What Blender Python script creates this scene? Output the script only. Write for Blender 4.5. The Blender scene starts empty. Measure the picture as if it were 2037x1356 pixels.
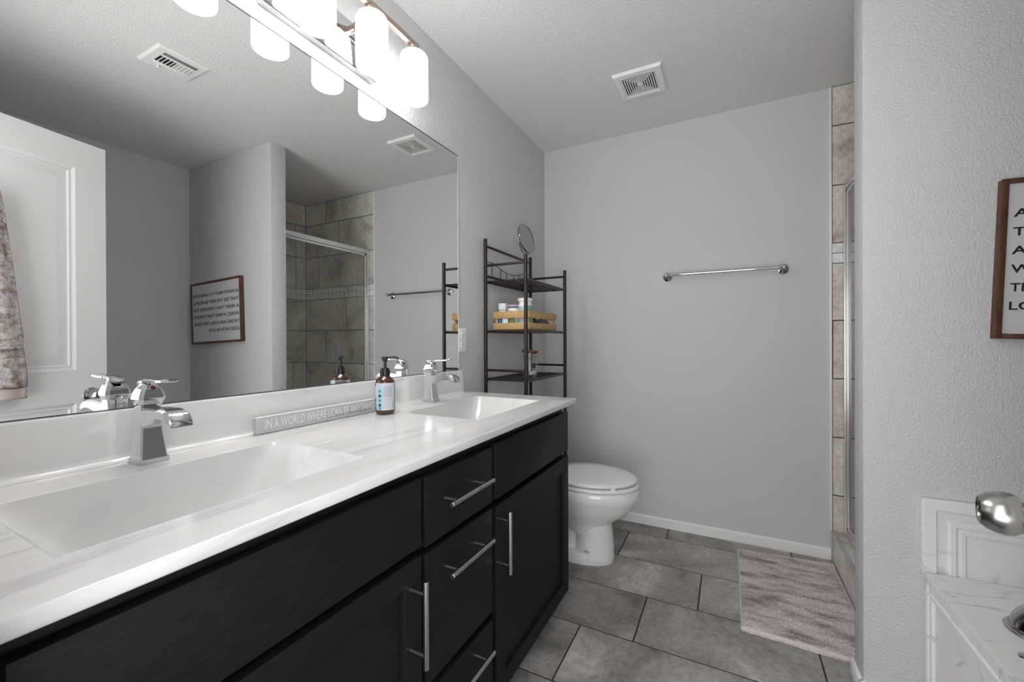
import bpy, bmesh, math, random
from mathutils import Vector, Matrix, Euler
random.seed(7)
S = bpy.context.scene
COL = S.collection
PI = math.pi

# ---------------------------------------------------------------- camera, world, exposure
F_PX, YAW, PITCH, ROLL = 833.19, math.radians(27.335), math.radians(-0.151), math.radians(-0.2236)
CAM = Vector((1.1274, 0.0, 1.1444))
fw = Vector((-math.sin(YAW) * math.cos(PITCH), math.cos(YAW) * math.cos(PITCH), math.sin(PITCH)))
rt = Vector((math.cos(YAW), math.sin(YAW), 0))
up = rt.cross(fw)
r2 = rt * math.cos(ROLL) + up * math.sin(ROLL)
u2 = up * math.cos(ROLL) - rt * math.sin(ROLL)
cam = bpy.data.cameras.new('camera')
cam.sensor_width = 36.0
cam.sensor_fit = 'HORIZONTAL'
cam.lens = F_PX / 2037 * 36
cam.clip_start = 0.01
camo = bpy.data.objects.new('camera', cam)
COL.objects.link(camo)
m3 = Matrix((r2, u2, -fw)).transposed()
camo.matrix_world = Matrix.Translation(CAM) @ m3.to_4x4()
S.camera = camo

S.view_settings.view_transform = 'Standard'
S.view_settings.look = 'None'
S.view_settings.gamma = 1.0
S.view_settings.use_curve_mapping = False
S.view_settings.exposure = 0.26
S.cycles.sample_clamp_indirect = 0.0

WORLD_LIGHT = 6.7          # added world fill light that enters through the open doorway
SHADE_LIGHT = 4.6
BULB_LIGHT = 62.0          # glow of the four frosted shades
w = bpy.data.worlds.new('doorway_fill')
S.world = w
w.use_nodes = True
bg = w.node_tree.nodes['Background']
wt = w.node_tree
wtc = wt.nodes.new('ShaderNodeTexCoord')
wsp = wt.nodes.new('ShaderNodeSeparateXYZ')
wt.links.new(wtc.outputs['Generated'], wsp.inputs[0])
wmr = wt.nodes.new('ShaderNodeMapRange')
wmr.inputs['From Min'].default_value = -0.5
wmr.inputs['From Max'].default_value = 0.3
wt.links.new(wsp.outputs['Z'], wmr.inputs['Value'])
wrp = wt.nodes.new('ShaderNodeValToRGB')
wrp.color_ramp.elements[0].color = (1.0, 0.995, 0.985, 1)      # fill made brighter below the horizon to lift the ceiling
wrp.color_ramp.elements[1].color = (0.42, 0.425, 0.435, 1)     # dimmer fill above the horizon
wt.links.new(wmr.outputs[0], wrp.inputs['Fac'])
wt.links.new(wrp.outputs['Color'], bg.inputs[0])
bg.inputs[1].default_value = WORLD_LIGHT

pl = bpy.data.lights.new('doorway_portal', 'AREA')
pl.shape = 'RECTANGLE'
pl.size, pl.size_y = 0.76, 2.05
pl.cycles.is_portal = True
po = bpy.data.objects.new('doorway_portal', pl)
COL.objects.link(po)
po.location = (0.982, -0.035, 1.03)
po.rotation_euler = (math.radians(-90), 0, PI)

# ---------------------------------------------------------------- materials
MATS = {}

def nodes_of(name):
    m = bpy.data.materials.new(name)
    m.use_nodes = True
    nt = m.node_tree
    MATS[name] = m
    return m, nt, nt.nodes['Principled BSDF']

def pm(name, col, rough=0.5, metal=0.0, coat=0.0, spec=0.5, emit=None, estr=0.0, bump=None, mottle=None):
    """plain surface; bump=(scale, strength, distance); mottle=(scale, amount)"""
    m, nt, b = nodes_of(name)
    b.inputs['Base Color'].default_value = (*col, 1)
    b.inputs['Roughness'].default_value = rough
    b.inputs['Metallic'].default_value = metal
    b.inputs['Coat Weight'].default_value = coat
    b.inputs['Specular IOR Level'].default_value = spec
    if emit:
        b.inputs['Emission Color'].default_value = (*emit, 1)
        b.inputs['Emission Strength'].default_value = estr
    tc = None
    if bump or mottle:
        tc = nt.nodes.new('ShaderNodeTexCoord')
    if bump:
        n = nt.nodes.new('ShaderNodeTexNoise')
        n.inputs['Scale'].default_value = bump[0]
        n.inputs['Detail'].default_value = 2.5
        nt.links.new(tc.outputs['Object'], n.inputs['Vector'])
        bp = nt.nodes.new('ShaderNodeBump')
        bp.inputs['Strength'].default_value = bump[1]
        bp.inputs['Distance'].default_value = bump[2]
        nt.links.new(n.outputs['Fac'], bp.inputs['Height'])
        nt.links.new(bp.outputs['Normal'], b.inputs['Normal'])
    if mottle:
        n = nt.nodes.new('ShaderNodeTexNoise')
        n.inputs['Scale'].default_value = mottle[0]
        n.inputs['Detail'].default_value = 4
        nt.links.new(tc.outputs['Object'], n.inputs['Vector'])
        mx = nt.nodes.new('ShaderNodeMix')
        mx.data_type = 'RGBA'
        mx.inputs['A'].default_value = (*[c * (1 - mottle[1]) for c in col], 1)
        mx.inputs['B'].default_value = (*[min(1, c * (1 + mottle[1])) for c in col], 1)
        nt.links.new(n.outputs['Fac'], mx.inputs['Factor'])
        nt.links.new(mx.outputs['Result'], b.inputs['Base Color'])
    return m

def ramp(nt, pts):
    r = nt.nodes.new('ShaderNodeValToRGB')
    e = r.color_ramp.elements
    while len(e) < len(pts):
        e.new(0.5)
    for el, (p, c) in zip(e, pts):
        el.position = p
        el.color = (*c, 1)
    return r

def stone(name, cols, rough=0.55, scale=2.6):
    m, nt, b = nodes_of(name)
    tc = nt.nodes.new('ShaderNodeTexCoord')
    at = nt.nodes.new('ShaderNodeAttribute')
    at.attribute_name = 'tile_id'
    mul = nt.nodes.new('ShaderNodeVectorMath')
    mul.operation = 'SCALE'
    mul.inputs[0].default_value = (3.1, 5.7, 2.3)
    nt.links.new(at.outputs['Fac'], mul.inputs['Scale'])
    add = nt.nodes.new('ShaderNodeVectorMath')
    nt.links.new(tc.outputs['Object'], add.inputs[0])
    nt.links.new(mul.outputs[0], add.inputs[1])
    n1 = nt.nodes.new('ShaderNodeTexNoise')
    n1.inputs['Scale'].default_value = scale
    n1.inputs['Detail'].default_value = 9
    n1.inputs['Roughness'].default_value = 0.62
    n1.inputs['Distortion'].default_value = 0.8
    nt.links.new(add.outputs[0], n1.inputs['Vector'])
    r1 = ramp(nt, [(0.33, cols[0]), (0.46, cols[1]), (0.57, cols[2]), (0.68, cols[3])])
    nt.links.new(n1.outputs['Fac'], r1.inputs['Fac'])
    n2 = nt.nodes.new('ShaderNodeTexNoise')
    n2.inputs['Scale'].default_value = 55
    n2.inputs['Detail'].default_value = 5
    nt.links.new(add.outputs[0], n2.inputs['Vector'])
    r2_ = ramp(nt, [(0.3, (0.72, 0.72, 0.72)), (0.6, (1.05, 1.05, 1.05))])
    nt.links.new(n2.outputs['Fac'], r2_.inputs['Fac'])
    mx = nt.nodes.new('ShaderNodeMix')
    mx.data_type = 'RGBA'
    mx.blend_type = 'MULTIPLY'
    mx.inputs['Factor'].default_value = 0.8
    nt.links.new(r1.outputs['Color'], mx.inputs['A'])
    nt.links.new(r2_.outputs['Color'], mx.inputs['B'])
    nt.links.new(mx.outputs['Result'], b.inputs['Base Color'])
    b.inputs['Roughness'].default_value = rough
    bp = nt.nodes.new('ShaderNodeBump')
    bp.inputs['Strength'].default_value = 0.12
    bp.inputs['Distance'].default_value = 0.003
    nt.links.new(n2.outputs['Fac'], bp.inputs['Height'])
    nt.links.new(bp.outputs['Normal'], b.inputs['Normal'])
    return m

def marble(name, base, vein, rough=0.1, rot=0.25, scale=(9, 1.1, 9), thin=(0.44, 0.5, 0.56)):
    m, nt, b = nodes_of(name)
    tc = nt.nodes.new('ShaderNodeTexCoord')
    mp = nt.nodes.new('ShaderNodeMapping')
    mp.inputs['Rotation'].default_value = (0, 0, rot)
    mp.inputs['Scale'].default_value = scale
    nt.links.new(tc.outputs['Object'], mp.inputs['Vector'])
    n = nt.nodes.new('ShaderNodeTexNoise')
    n.inputs['Scale'].default_value = 0.8
    n.inputs['Detail'].default_value = 5
    n.inputs['Roughness'].default_value = 0.5
    n.inputs['Distortion'].default_value = 1.4
    nt.links.new(mp.outputs[0], n.inputs['Vector'])
    r = ramp(nt, [(thin[0], base), (thin[1], vein), (thin[2], base)])
    nt.links.new(n.outputs['Fac'], r.inputs['Fac'])
    n2 = nt.nodes.new('ShaderNodeTexNoise')
    n2.inputs['Scale'].default_value = 1.7
    n2.inputs['Detail'].default_value = 3
    nt.links.new(mp.outputs[0], n2.inputs['Vector'])
    r3 = ramp(nt, [(0.42, (0, 0, 0)), (0.66, (1, 1, 1))])
    nt.links.new(n2.outputs['Fac'], r3.inputs['Fac'])
    mx = nt.nodes.new('ShaderNodeMix')
    mx.data_type = 'RGBA'
    mx.inputs['A'].default_value = (*base, 1)
    nt.links.new(r3.outputs['Color'], mx.inputs['Factor'])
    nt.links.new(r.outputs['Color'], mx.inputs['B'])
    nt.links.new(mx.outputs['Result'], b.inputs['Base Color'])
    b.inputs['Roughness'].default_value = rough
    b.inputs['Coat Weight'].default_value = 0.1
    b.inputs['Coat Roughness'].default_value = 0.05
    return m

def wood(name, c1, c2, rough, scale, stretch, spec=0.4):
    m, nt, b = nodes_of(name)
    tc = nt.nodes.new('ShaderNodeTexCoord')
    mp = nt.nodes.new('ShaderNodeMapping')
    mp.inputs['Scale'].default_value = stretch
    nt.links.new(tc.outputs['Object'], mp.inputs['Vector'])
    n = nt.nodes.new('ShaderNodeTexNoise')
    n.inputs['Scale'].default_value = scale
    n.inputs['Detail'].default_value = 6
    n.inputs['Distortion'].default_value = 0.6
    nt.links.new(mp.outputs[0], n.inputs['Vector'])
    r = ramp(nt, [(0.35, c1), (0.65, c2)])
    nt.links.new(n.outputs['Fac'], r.inputs['Fac'])
    nt.links.new(r.outputs['Color'], b.inputs['Base Color'])
    b.inputs['Roughness'].default_value = rough
    b.inputs['Specular IOR Level'].default_value = spec
    bp = nt.nodes.new('ShaderNodeBump')
    bp.inputs['Strength'].default_value = 0.08
    bp.inputs['Distance'].default_value = 0.002
    nt.links.new(n.outputs['Fac'], bp.inputs['Height'])
    nt.links.new(bp.outputs['Normal'], b.inputs['Normal'])
    return m

def pane(name, tint, gloss=0.06):
    m = bpy.data.materials.new(name)
    m.use_nodes = True
    nt = m.node_tree
    nt.nodes.clear()
    out = nt.nodes.new('ShaderNodeOutputMaterial')
    t = nt.nodes.new('ShaderNodeBsdfTransparent')
    t.inputs[0].default_value = (*tint, 1)
    g = nt.nodes.new('ShaderNodeBsdfGlossy')
    g.inputs['Roughness'].default_value = 0.02
    lw = nt.nodes.new('ShaderNodeLayerWeight')
    lw.inputs['Blend'].default_value = 0.5
    pw = nt.nodes.new('ShaderNodeMath')
    pw.operation = 'POWER'
    pw.inputs[1].default_value = 5.0
    nt.links.new(lw.outputs['Facing'], pw.inputs[0])
    fr = nt.nodes.new('ShaderNodeMath')
    fr.operation = 'MULTIPLY_ADD'
    fr.inputs[1].default_value = 0.9
    fr.inputs[2].default_value = 0.015 + gloss * 0.3
    nt.links.new(pw.outputs[0], fr.inputs[0])
    mx = nt.nodes.new('ShaderNodeMixShader')
    nt.links.new(fr.outputs[0], mx.inputs[0])
    nt.links.new(t.outputs[0], mx.inputs[1])
    nt.links.new(g.outputs[0], mx.inputs[2])
    nt.links.new(mx.outputs[0], out.inputs[0])
    MATS[name] = m
    return m

PAINT = pm('grey_wall_paint', (0.66, 0.66, 0.665), 0.85, bump=(140, 0.6, 0.007), spec=0.3)
PAINT_SMOOTH = pm('grey_wall_paint_smooth', (0.66, 0.66, 0.665), 0.8, bump=(130, 0.25, 0.005), spec=0.3)
CEIL = pm('ceiling_paint', (0.80, 0.80, 0.80), 0.9, bump=(130, 0.5, 0.006), spec=0.2)
WHITE_TRIM = pm('white_trim_paint', (0.91, 0.91, 0.90), 0.4)
DOOR_WHITE = pm('white_door_paint', (0.72, 0.72, 0.72), 0.35)
BLACKWOOD = wood('black_stained_wood', (0.0075, 0.0072, 0.007), (0.012, 0.0115, 0.011), 0.5, 6, (5, 5, 40), 0.16)
BLACKWOOD_H = wood('black_stained_wood_flat', (0.0075, 0.0072, 0.007), (0.012, 0.0115, 0.011), 0.5, 6, (5, 3, 55), 0.16)
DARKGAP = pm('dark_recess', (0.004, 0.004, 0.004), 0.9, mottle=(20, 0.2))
COUNTER = marble('white_cultured_marble', (0.73, 0.73, 0.725), (0.57, 0.57, 0.575), 0.18, 0.18, (7, 1.0, 7), (0.42, 0.5, 0.55))
BASIN = marble('basin_marble', (0.72, 0.72, 0.715), (0.63, 0.63, 0.63), 0.18, 0.3, (6, 1.2, 6), (0.42, 0.5, 0.6))
TUBMARBLE = marble('tub_marble', (0.88, 0.88, 0.87), (0.58, 0.58, 0.59), 0.2, 0.9, (2.2, 4.5, 5.0), (0.475, 0.5, 0.515))
CHROME = pm('polished_chrome', (0.66, 0.66, 0.67), 0.05, 1.0, mottle=(3, 0.02))
STEEL = pm('brushed_steel', (0.55, 0.54, 0.53), 0.28, 1.0, mottle=(60, 0.05))
NICKEL = pm('satin_nickel', (0.46, 0.44, 0.42), 0.26, 1.0, mottle=(40, 0.05))
BAR_NICKEL = pm('nickel_bar_brown_reflection', (0.50, 0.40, 0.35), 0.3, 1.0, mottle=(40, 0.05))  # nickel with its warm brown reflection put into the base colour
ALU = pm('bright_aluminium', (0.80, 0.80, 0.79), 0.25, 0.85, mottle=(30, 0.03))
BRONZE = pm('dark_bronze_tube', (0.030, 0.019, 0.016), 0.35, 0.35, mottle=(25, 0.25))
BLACKCHROME = pm('dark_chrome', (0.40, 0.38, 0.38), 0.12, 1.0, mottle=(20, 0.08))
PORCELAIN = pm('white_porcelain', (0.90, 0.90, 0.895), 0.08, coat=0.4, mottle=(3, 0.01))
PLASTIC = pm('white_plastic', (0.88, 0.88, 0.87), 0.35, mottle=(15, 0.01))
GREYPL = pm('grey_shadow_plastic', (0.35, 0.35, 0.35), 0.5, mottle=(15, 0.05))
MIRROR = pm('silvered_mirror', (0.90, 0.905, 0.90), 0.0, 1.0)
MIRROR_EDGE = pm('mirror_edge', (0.10, 0.10, 0.105), 0.3, 0.3, mottle=(30, 0.2))
DIFFUSER = pm('bright_diffuser', (0.85, 0.85, 0.85), 0.4, emit=(1.0, 0.975, 0.94), estr=BULB_LIGHT)
SHADE = pm('frosted_glass_shade', (0.85, 0.85, 0.85), 0.4, emit=(1.0, 0.985, 0.965), estr=SHADE_LIGHT)
GLASS = pane('shower_glass', (0.93, 0.94, 0.928))
JARGLASS = pane('clear_jar_glass', (0.975, 0.98, 0.985), 0.15)
TILE = stone('grey_stone_tile', [(0.21, 0.19, 0.175), (0.36, 0.335, 0.315), (0.46, 0.435, 0.41), (0.70, 0.675, 0.65)])
WALLTILE = stone('brown_stone_wall_tile', [(0.42, 0.365, 0.32), (0.68, 0.62, 0.565), (0.80, 0.745, 0.69), (0.90, 0.87, 0.84)], 0.5, 3.0)
MOSAIC = stone('pale_marble_mosaic', [(0.76, 0.765, 0.77), (0.88, 0.885, 0.89), (0.92, 0.92, 0.92), (0.93, 0.93, 0.93)], 0.3, 9)
GROUT = pm('dark_grout', (0.055, 0.050, 0.047), 0.9, mottle=(60, 0.2))
PINE = wood('pine_slats', (0.46, 0.28, 0.12), (0.62, 0.42, 0.21), 0.6, 5, (30, 3, 30))
WALNUT = wood('walnut_frame', (0.075, 0.030, 0.016), (0.13, 0.058, 0.032), 0.5, 5, (12, 12, 3))
LIDWOOD = wood('brown_lid_wood', (0.11, 0.045, 0.02), (0.2, 0.09, 0.045), 0.5, 6, (4, 20, 20))
CANVAS = pm('white_washed_panel', (0.66, 0.66, 0.66), 0.7, mottle=(9, 0.06))
INK = pm('black_ink', (0.012, 0.011, 0.012), 0.6, mottle=(20, 0.1))
AMBER = pm('amber_bottle', (0.062, 0.020, 0.010), 0.07, coat=0.6, mottle=(25, 0.4))
BLACKPL = pm('black_pump_plastic', (0.010, 0.010, 0.013), 0.3, mottle=(20, 0.2))
LABEL = pm('white_label', (0.66, 0.68, 0.74), 0.5, mottle=(30, 0.03))
LABELBLUE = pm('pale_blue_label_strip', (0.50, 0.68, 0.76), 0.5, mottle=(30, 0.03))
TEAL = pm('teal_dot', (0.10, 0.40, 0.50), 0.5, mottle=(30, 0.05))
DTEAL = pm('dark_teal_dot', (0.01, 0.15, 0.23), 0.5, mottle=(30, 0.05))
PRINT = pm('grey_print', (0.40, 0.42, 0.52), 0.6, mottle=(80, 0.2))
GREYBLOCK = pm('grey_wash_wood', (0.54, 0.54, 0.54), 0.7, mottle=(30, 0.08))
WHITELET = pm('white_lettering', (0.86, 0.86, 0.86), 0.7, mottle=(60, 0.05))
SCRIPT = pm('grey_script', (0.16, 0.16, 0.17), 0.7, mottle=(60, 0.05))
LILAC = pm('lilac_lid', (0.50, 0.38, 0.58), 0.4, mottle=(20, 0.04))
GREENLAB = pm('green_label', (0.20, 0.42, 0.33), 0.5, mottle=(20, 0.08))
PALEGREEN = pm('pale_green_label', (0.50, 0.62, 0.58), 0.5, mottle=(30, 0.06))
BLUEPL = pm('blue_plastic', (0.012, 0.20, 0.50), 0.35, mottle=(20, 0.1))
OLIVE = pm('olive_green_wrap', (0.14, 0.20, 0.05), 0.4, mottle=(60, 0.6))
PURPLE = pm('dark_purple_wrap', (0.10, 0.035, 0.055), 0.3, mottle=(50, 0.7))
SHELL = pm('pale_shell', (0.66, 0.63, 0.56), 0.5, mottle=(60, 0.2))
TWINE = pm('jute_twine', (0.44, 0.28, 0.16), 0.9, mottle=(200, 0.3))
RED = pm('red_dot', (0.13, 0.012, 0.02), 0.3, mottle=(30, 0.1))
DIM = pm('dim_grey', (0.20, 0.20, 0.20), 0.6, mottle=(30, 0.1))

def pile(name, c1, c2, c3, stretch, fine):
    m, nt, b = nodes_of(name)
    tc = nt.nodes.new('ShaderNodeTexCoord')
    mp = nt.nodes.new('ShaderNodeMapping')
    mp.inputs['Scale'].default_value = stretch
    mp.inputs['Rotation'].default_value = (0, 0, 0.1)
    nt.links.new(tc.outputs['Object'], mp.inputs['Vector'])
    n = nt.nodes.new('ShaderNodeTexNoise')
    n.inputs['Scale'].default_value = 1.0
    n.inputs['Detail'].default_value = 6
    n.inputs['Roughness'].default_value = 0.65
    nt.links.new(mp.outputs[0], n.inputs['Vector'])
    r = ramp(nt, [(0.36, c1), (0.47, c2), (0.56, c3)])
    nt.links.new(n.outputs['Fac'], r.inputs['Fac'])
    n2 = nt.nodes.new('ShaderNodeTexNoise')
    n2.inputs['Scale'].default_value = fine
    n2.inputs['Detail'].default_value = 3
    nt.links.new(tc.outputs['Object'], n2.inputs['Vector'])
    rr = ramp(nt, [(0.35, (0.55, 0.55, 0.55)), (0.6, (1.1, 1.1, 1.1))])
    nt.links.new(n2.outputs['Fac'], rr.inputs['Fac'])
    mx = nt.nodes.new('ShaderNodeMix')
    mx.data_type = 'RGBA'
    mx.blend_type = 'MULTIPLY'
    mx.inputs['Factor'].default_value = 0.7
    nt.links.new(r.outputs['Color'], mx.inputs['A'])
    nt.links.new(rr.outputs['Color'], mx.inputs['B'])
    nt.links.new(mx.outputs['Result'], b.inputs['Base Color'])
    b.inputs['Roughness'].default_value = 0.95
    b.inputs['Specular IOR Level'].default_value = 0.1
    bp = nt.nodes.new('ShaderNodeBump')
    bp.inputs['Strength'].default_value = 0.6
    bp.inputs['Distance'].default_value = 0.004
    nt.links.new(n2.outputs['Fac'], bp.inputs['Height'])
    nt.links.new(bp.outputs['Normal'], b.inputs['Normal'])
    return m

RUG = pile('taupe_rug_pile', (0.34, 0.29, 0.27), (0.64, 0.575, 0.555), (0.82, 0.765, 0.75), (5, 17, 5), 260)
RUGHEM = pm('taupe_rug_hem', (0.74, 0.68, 0.665), 0.95, bump=(300, 0.5, 0.003), mottle=(90, 0.15))
TOWEL = pile('taupe_towel_pile', (0.26, 0.19, 0.17), (0.42, 0.37, 0.35), (0.56, 0.53, 0.52), (30, 30, 45), 240)
TOWELBAND = pm('towel_band', (0.50, 0.42, 0.39), 0.9, bump=(400, 0.3, 0.002), mottle=(25, 0.15))

# ---------------------------------------------------------------- mesh helpers
ORG = {}

def obj(name, bm, mats, parent=None, angle=40, loc=None):
    """link bm (built in world coordinates) as one mesh; origin = its thing's base"""
    o0 = Vector(loc) if loc is not None else (ORG[parent.name] if parent else Vector((0, 0, 0)))
    if o0.length > 0:
        bmesh.ops.translate(bm, verts=bm.verts, vec=-o0)
    bmesh.ops.recalc_face_normals(bm, faces=bm.faces)
    me = bpy.data.meshes.new(name)
    bm.to_mesh(me)
    bm.free()
    for m in (mats if isinstance(mats, (list, tuple)) else [mats]):
        me.materials.append(m)
    if angle:
        me.polygons.foreach_set('use_smooth', [True] * len(me.polygons))
        me.set_sharp_from_angle(angle=math.radians(angle))
    o = bpy.data.objects.new(name, me)
    COL.objects.link(o)
    if parent:
        o.parent = parent
        if loc is not None:
            o.location = o0 - ORG[parent.name]
    else:
        o.location = o0
    ORG[o.name] = o0
    return o

def thing(name, label, cat, loc, group=None):
    e = bpy.data.objects.new(name, None)
    e.empty_display_size = 0.05
    COL.objects.link(e)
    e.location = loc
    ORG[e.name] = Vector(loc)
    return tag(e, label, cat, group)

def tag(o, label, cat, group=None):
    o['label'] = label
    o['category'] = cat
    if group:
        o['group'] = group
    return o

def struct(o, label=None, cat=None):
    o['kind'] = 'structure'
    if label:
        o['label'] = label
    if cat:
        o['category'] = cat
    return o

def B():
    return bmesh.new()

def box(bm, lo, hi, bev=0.0, seg=2, mi=0, M=None):
    t = bmesh.new()
    bmesh.ops.create_cube(t, size=1)
    lo, hi = Vector(lo), Vector(hi)
    for v in t.verts:
        v.co = Vector([lo[i] + (v.co[i] + 0.5) * (hi[i] - lo[i]) for i in range(3)])
    if bev > 0:
        bmesh.ops.bevel(t, geom=t.edges[:], offset=bev, segments=seg, affect='EDGES', profile=0.5)
    merge(bm, t, mi, M)

def merge(bm, t, mi=0, M=None):
    if M is not None:
        bmesh.ops.transform(t, matrix=M, verts=t.verts)
    mp = {}
    for v in t.verts:
        mp[v] = bm.verts.new(v.co)
    for f in t.faces:
        try:
            nf = bm.faces.new([mp[v] for v in f.verts])
            nf.material_index = f.material_index if mi is None else mi
        except ValueError:
            pass
    t.free()

def loft(bm, rings, cap=True, mi=0, closed=True):
    vs = [[bm.verts.new(p) for p in r] for r in rings]
    n = len(vs[0])
    for a, b in zip(vs, vs[1:]):
        for i in range(n if closed else n - 1):
            j = (i + 1) % n
            f = bm.faces.new((a[i], a[j], b[j], b[i]))
            f.material_index = mi
    if cap and closed:
        for r in (vs[0], vs[-1]):
            f = bm.faces.new(r)
            f.material_index = mi
    return vs

def frame_of(d):
    d = Vector(d).normalized()
    a = Vector((0, 0, 1)) if abs(d.z) < 0.9 else Vector((1, 0, 0))
    x = a.cross(d).normalized()
    return x, d.cross(x)

def lathe(bm, prof, c=(0, 0, 0), ax=(0, 0, 1), n=32, mi=0, cap=True):
    c = Vector(c)
    d = Vector(ax).normalized()
    x, y = frame_of(d)
    rings = []
    for r, z in prof:
        r = max(r, 1e-5)
        rings.append([c + d * z + (x * math.cos(2 * PI * i / n) + y * math.sin(2 * PI * i / n)) * r for i in range(n)])
    loft(bm, rings, cap, mi)

def cyl(bm, p0, p1, r, n=16, mi=0, r1=None):
    p0, p1 = Vector(p0), Vector(p1)
    lathe(bm, [(r, 0), (r if r1 is None else r1, (p1 - p0).length)], p0, p1 - p0, n, mi)

def tube(bm, pts, r, n=10, mi=0, closed=False):
    pts = [Vector(p) for p in pts]
    rings = []
    px = None
    N = len(pts)
    for i, p in enumerate(pts):
        a = pts[i - 1] if (i > 0 or closed) else p
        b = pts[(i + 1) % N] if (i < N - 1 or closed) else p
        d = (b - a).normalized()
        if px is None:
            x, y = frame_of(d)
        else:
            x = (px - d * px.dot(d)).normalized()
            y = d.cross(x)
        px = x
        rings.append([p + (x * math.cos(2 * PI * k / n) + y * math.sin(2 * PI * k / n)) * r for k in range(n)])
    if closed:
        rings.append(rings[0])
        loft(bm, rings, False, mi)
    else:
        loft(bm, rings, True, mi)

def ball(bm, c, r, n=16, mi=0, sc=(1, 1, 1)):
    t = bmesh.new()
    bmesh.ops.create_uvsphere(t, u_segments=n, v_segments=max(6, n // 2), radius=r)
    merge(bm, t, mi, Matrix.Translation(Vector(c)) @ Matrix.Diagonal((*sc, 1)))

def prism(bm, pts, d, mi=0):
    """extrude polygon pts by vector d"""
    d = Vector(d)
    loft(bm, [[Vector(p) for p in pts], [Vector(p) + d for p in pts]], True, mi)

def rect_rings(bm, o, ux, uy, nrm, w, h, prof, mi=0, cap=True):
    """nested rectangles: prof = [(inset, height), ...]"""
    o, ux, uy, nrm = map(Vector, (o, ux, uy, nrm))
    rings = []
    for ins, ht in prof:
        rings.append([o + ux * a + uy * b + nrm * ht for a, b in
                      ((ins, ins), (w - ins, ins), (w - ins, h - ins), (ins, h - ins))])
    vs = [[bm.verts.new(p) for p in r] for r in rings]
    for a, b in zip(vs, vs[1:]):
        for i in range(4):
            j = (i + 1) % 4
            bm.faces.new((a[i], a[j], b[j], b[i])).material_index = mi
    if cap:
        bm.faces.new(vs[-1]).material_index = mi

def text_mesh(bm, body, M, width=None, height=None, size=1.0, bold=0.0, depth=0.0006, mi=0, shear=0.0, spacing=1.0, warp=None):
    cu = bpy.data.curves.new('lettering_source', 'FONT')
    cu.body = body
    cu.size = size
    cu.offset = min(bold, 0.0)
    cu.extrude = 0.0
    cu.shear = shear
    cu.space_character = spacing
    cu.resolution_u = 3
    o = bpy.data.objects.new('lettering_source', cu)
    COL.objects.link(o)
    dg = bpy.context.evaluated_depsgraph_get()
    me = bpy.data.meshes.new_from_object(o.evaluated_get(dg))
    bpy.data.objects.remove(o)
    bpy.data.curves.remove(cu)
    xs = [v.co.x for v in me.vertices]
    ys = [v.co.y for v in me.vertices]
    x0, x1, y0, y1 = min(xs), max(xs), min(ys), max(ys)
    sx = width / (x1 - x0) if width else 1
    sy = height / (y1 - y0) if height else sx
    if not width:
        sx = sy
    t = bmesh.new()
    lift = 0.0
    for ox, oy in ([(0, 0)] if bold <= 0 else [(0, 0), (bold, bold), (-bold, bold), (bold, -bold), (-bold, -bold)]):
        n0 = len(t.verts)
        t.from_mesh(me)
        t.verts.ensure_lookup_table()
        for v in t.verts[n0:]:
            v.co.x += ox
            v.co.y += oy
            v.co.z = lift
        lift += 0.00005
    bpy.data.meshes.remove(me)
    for v in t.verts:
        v.co = Vector(((v.co.x - x0) * sx, (v.co.y - y0) * sy, v.co.z))
        if warp:
            v.co = Vector(warp(v.co.x, v.co.y))
    if not warp:
        bmesh.ops.translate(t, verts=t.verts, vec=(0, 0, depth))
    merge(bm, t, mi, M)

def axes(o, ux, uy, uz):
    m = Matrix((Vector(ux), Vector(uy), Vector(uz))).transposed().to_4x4()
    return Matrix.Translation(Vector(o)) @ m

def tiles(bm, rects, at, gap=0.004, h=0.003, seed=0):
    """rects (a0,b0,a1,b1[,mat]); at(a,b,h) -> point. Grout sheet is made by the caller."""
    L = bm.faces.layers.float.get('tile_id') or bm.faces.layers.float.new('tile_id')
    rnd = random.Random(seed)
    for rc in rects:
        a0, b0, a1, b1 = rc[:4]
        mi = rc[4] if len(rc) > 4 else 0
        if a1 - a0 < gap * 1.5 or b1 - b0 < gap * 1.5:
            continue
        g = gap / 2 if mi != 2 else gap * 0.27
        e = 0.0012
        idv = rnd.random() * 40
        q = [(a0 + g, b0 + g), (a1 - g, b0 + g), (a1 - g, b1 - g), (a0 + g, b1 - g)]
        qi = [(a0 + g + e, b0 + g + e), (a1 - g - e, b0 + g + e), (a1 - g - e, b1 - g - e), (a0 + g + e, b1 - g - e)]
        lo = [bm.verts.new(at(a, b, 0)) for a, b in q]
        md = [bm.verts.new(at(a, b, h - e * 0.6)) for a, b in q]
        tp = [bm.verts.new(at(a, b, h)) for a, b in qi]
        fs = [bm.faces.new(tp)]
        for i in range(4):
            j = (i + 1) % 4
            fs.append(bm.faces.new((lo[i], lo[j], md[j], md[i])))
            fs.append(bm.faces.new((md[i], md[j], tp[j], tp[i])))
        for f in fs:
            f.material_index = mi
            f[L] = idv

# ---------------------------------------------------------------- room shell
YB, H = 2.6865, 2.44
XW = 2.50
XE, YW0, YW1 = 1.508, 1.70, 1.803
XT = 1.60                       # where the shower tile begins on the back wall
YN = 0.10                       # inner face of the wall with the doorway
WL = -0.004                     # left wall face (the mirror's front is x = 0)

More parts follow.
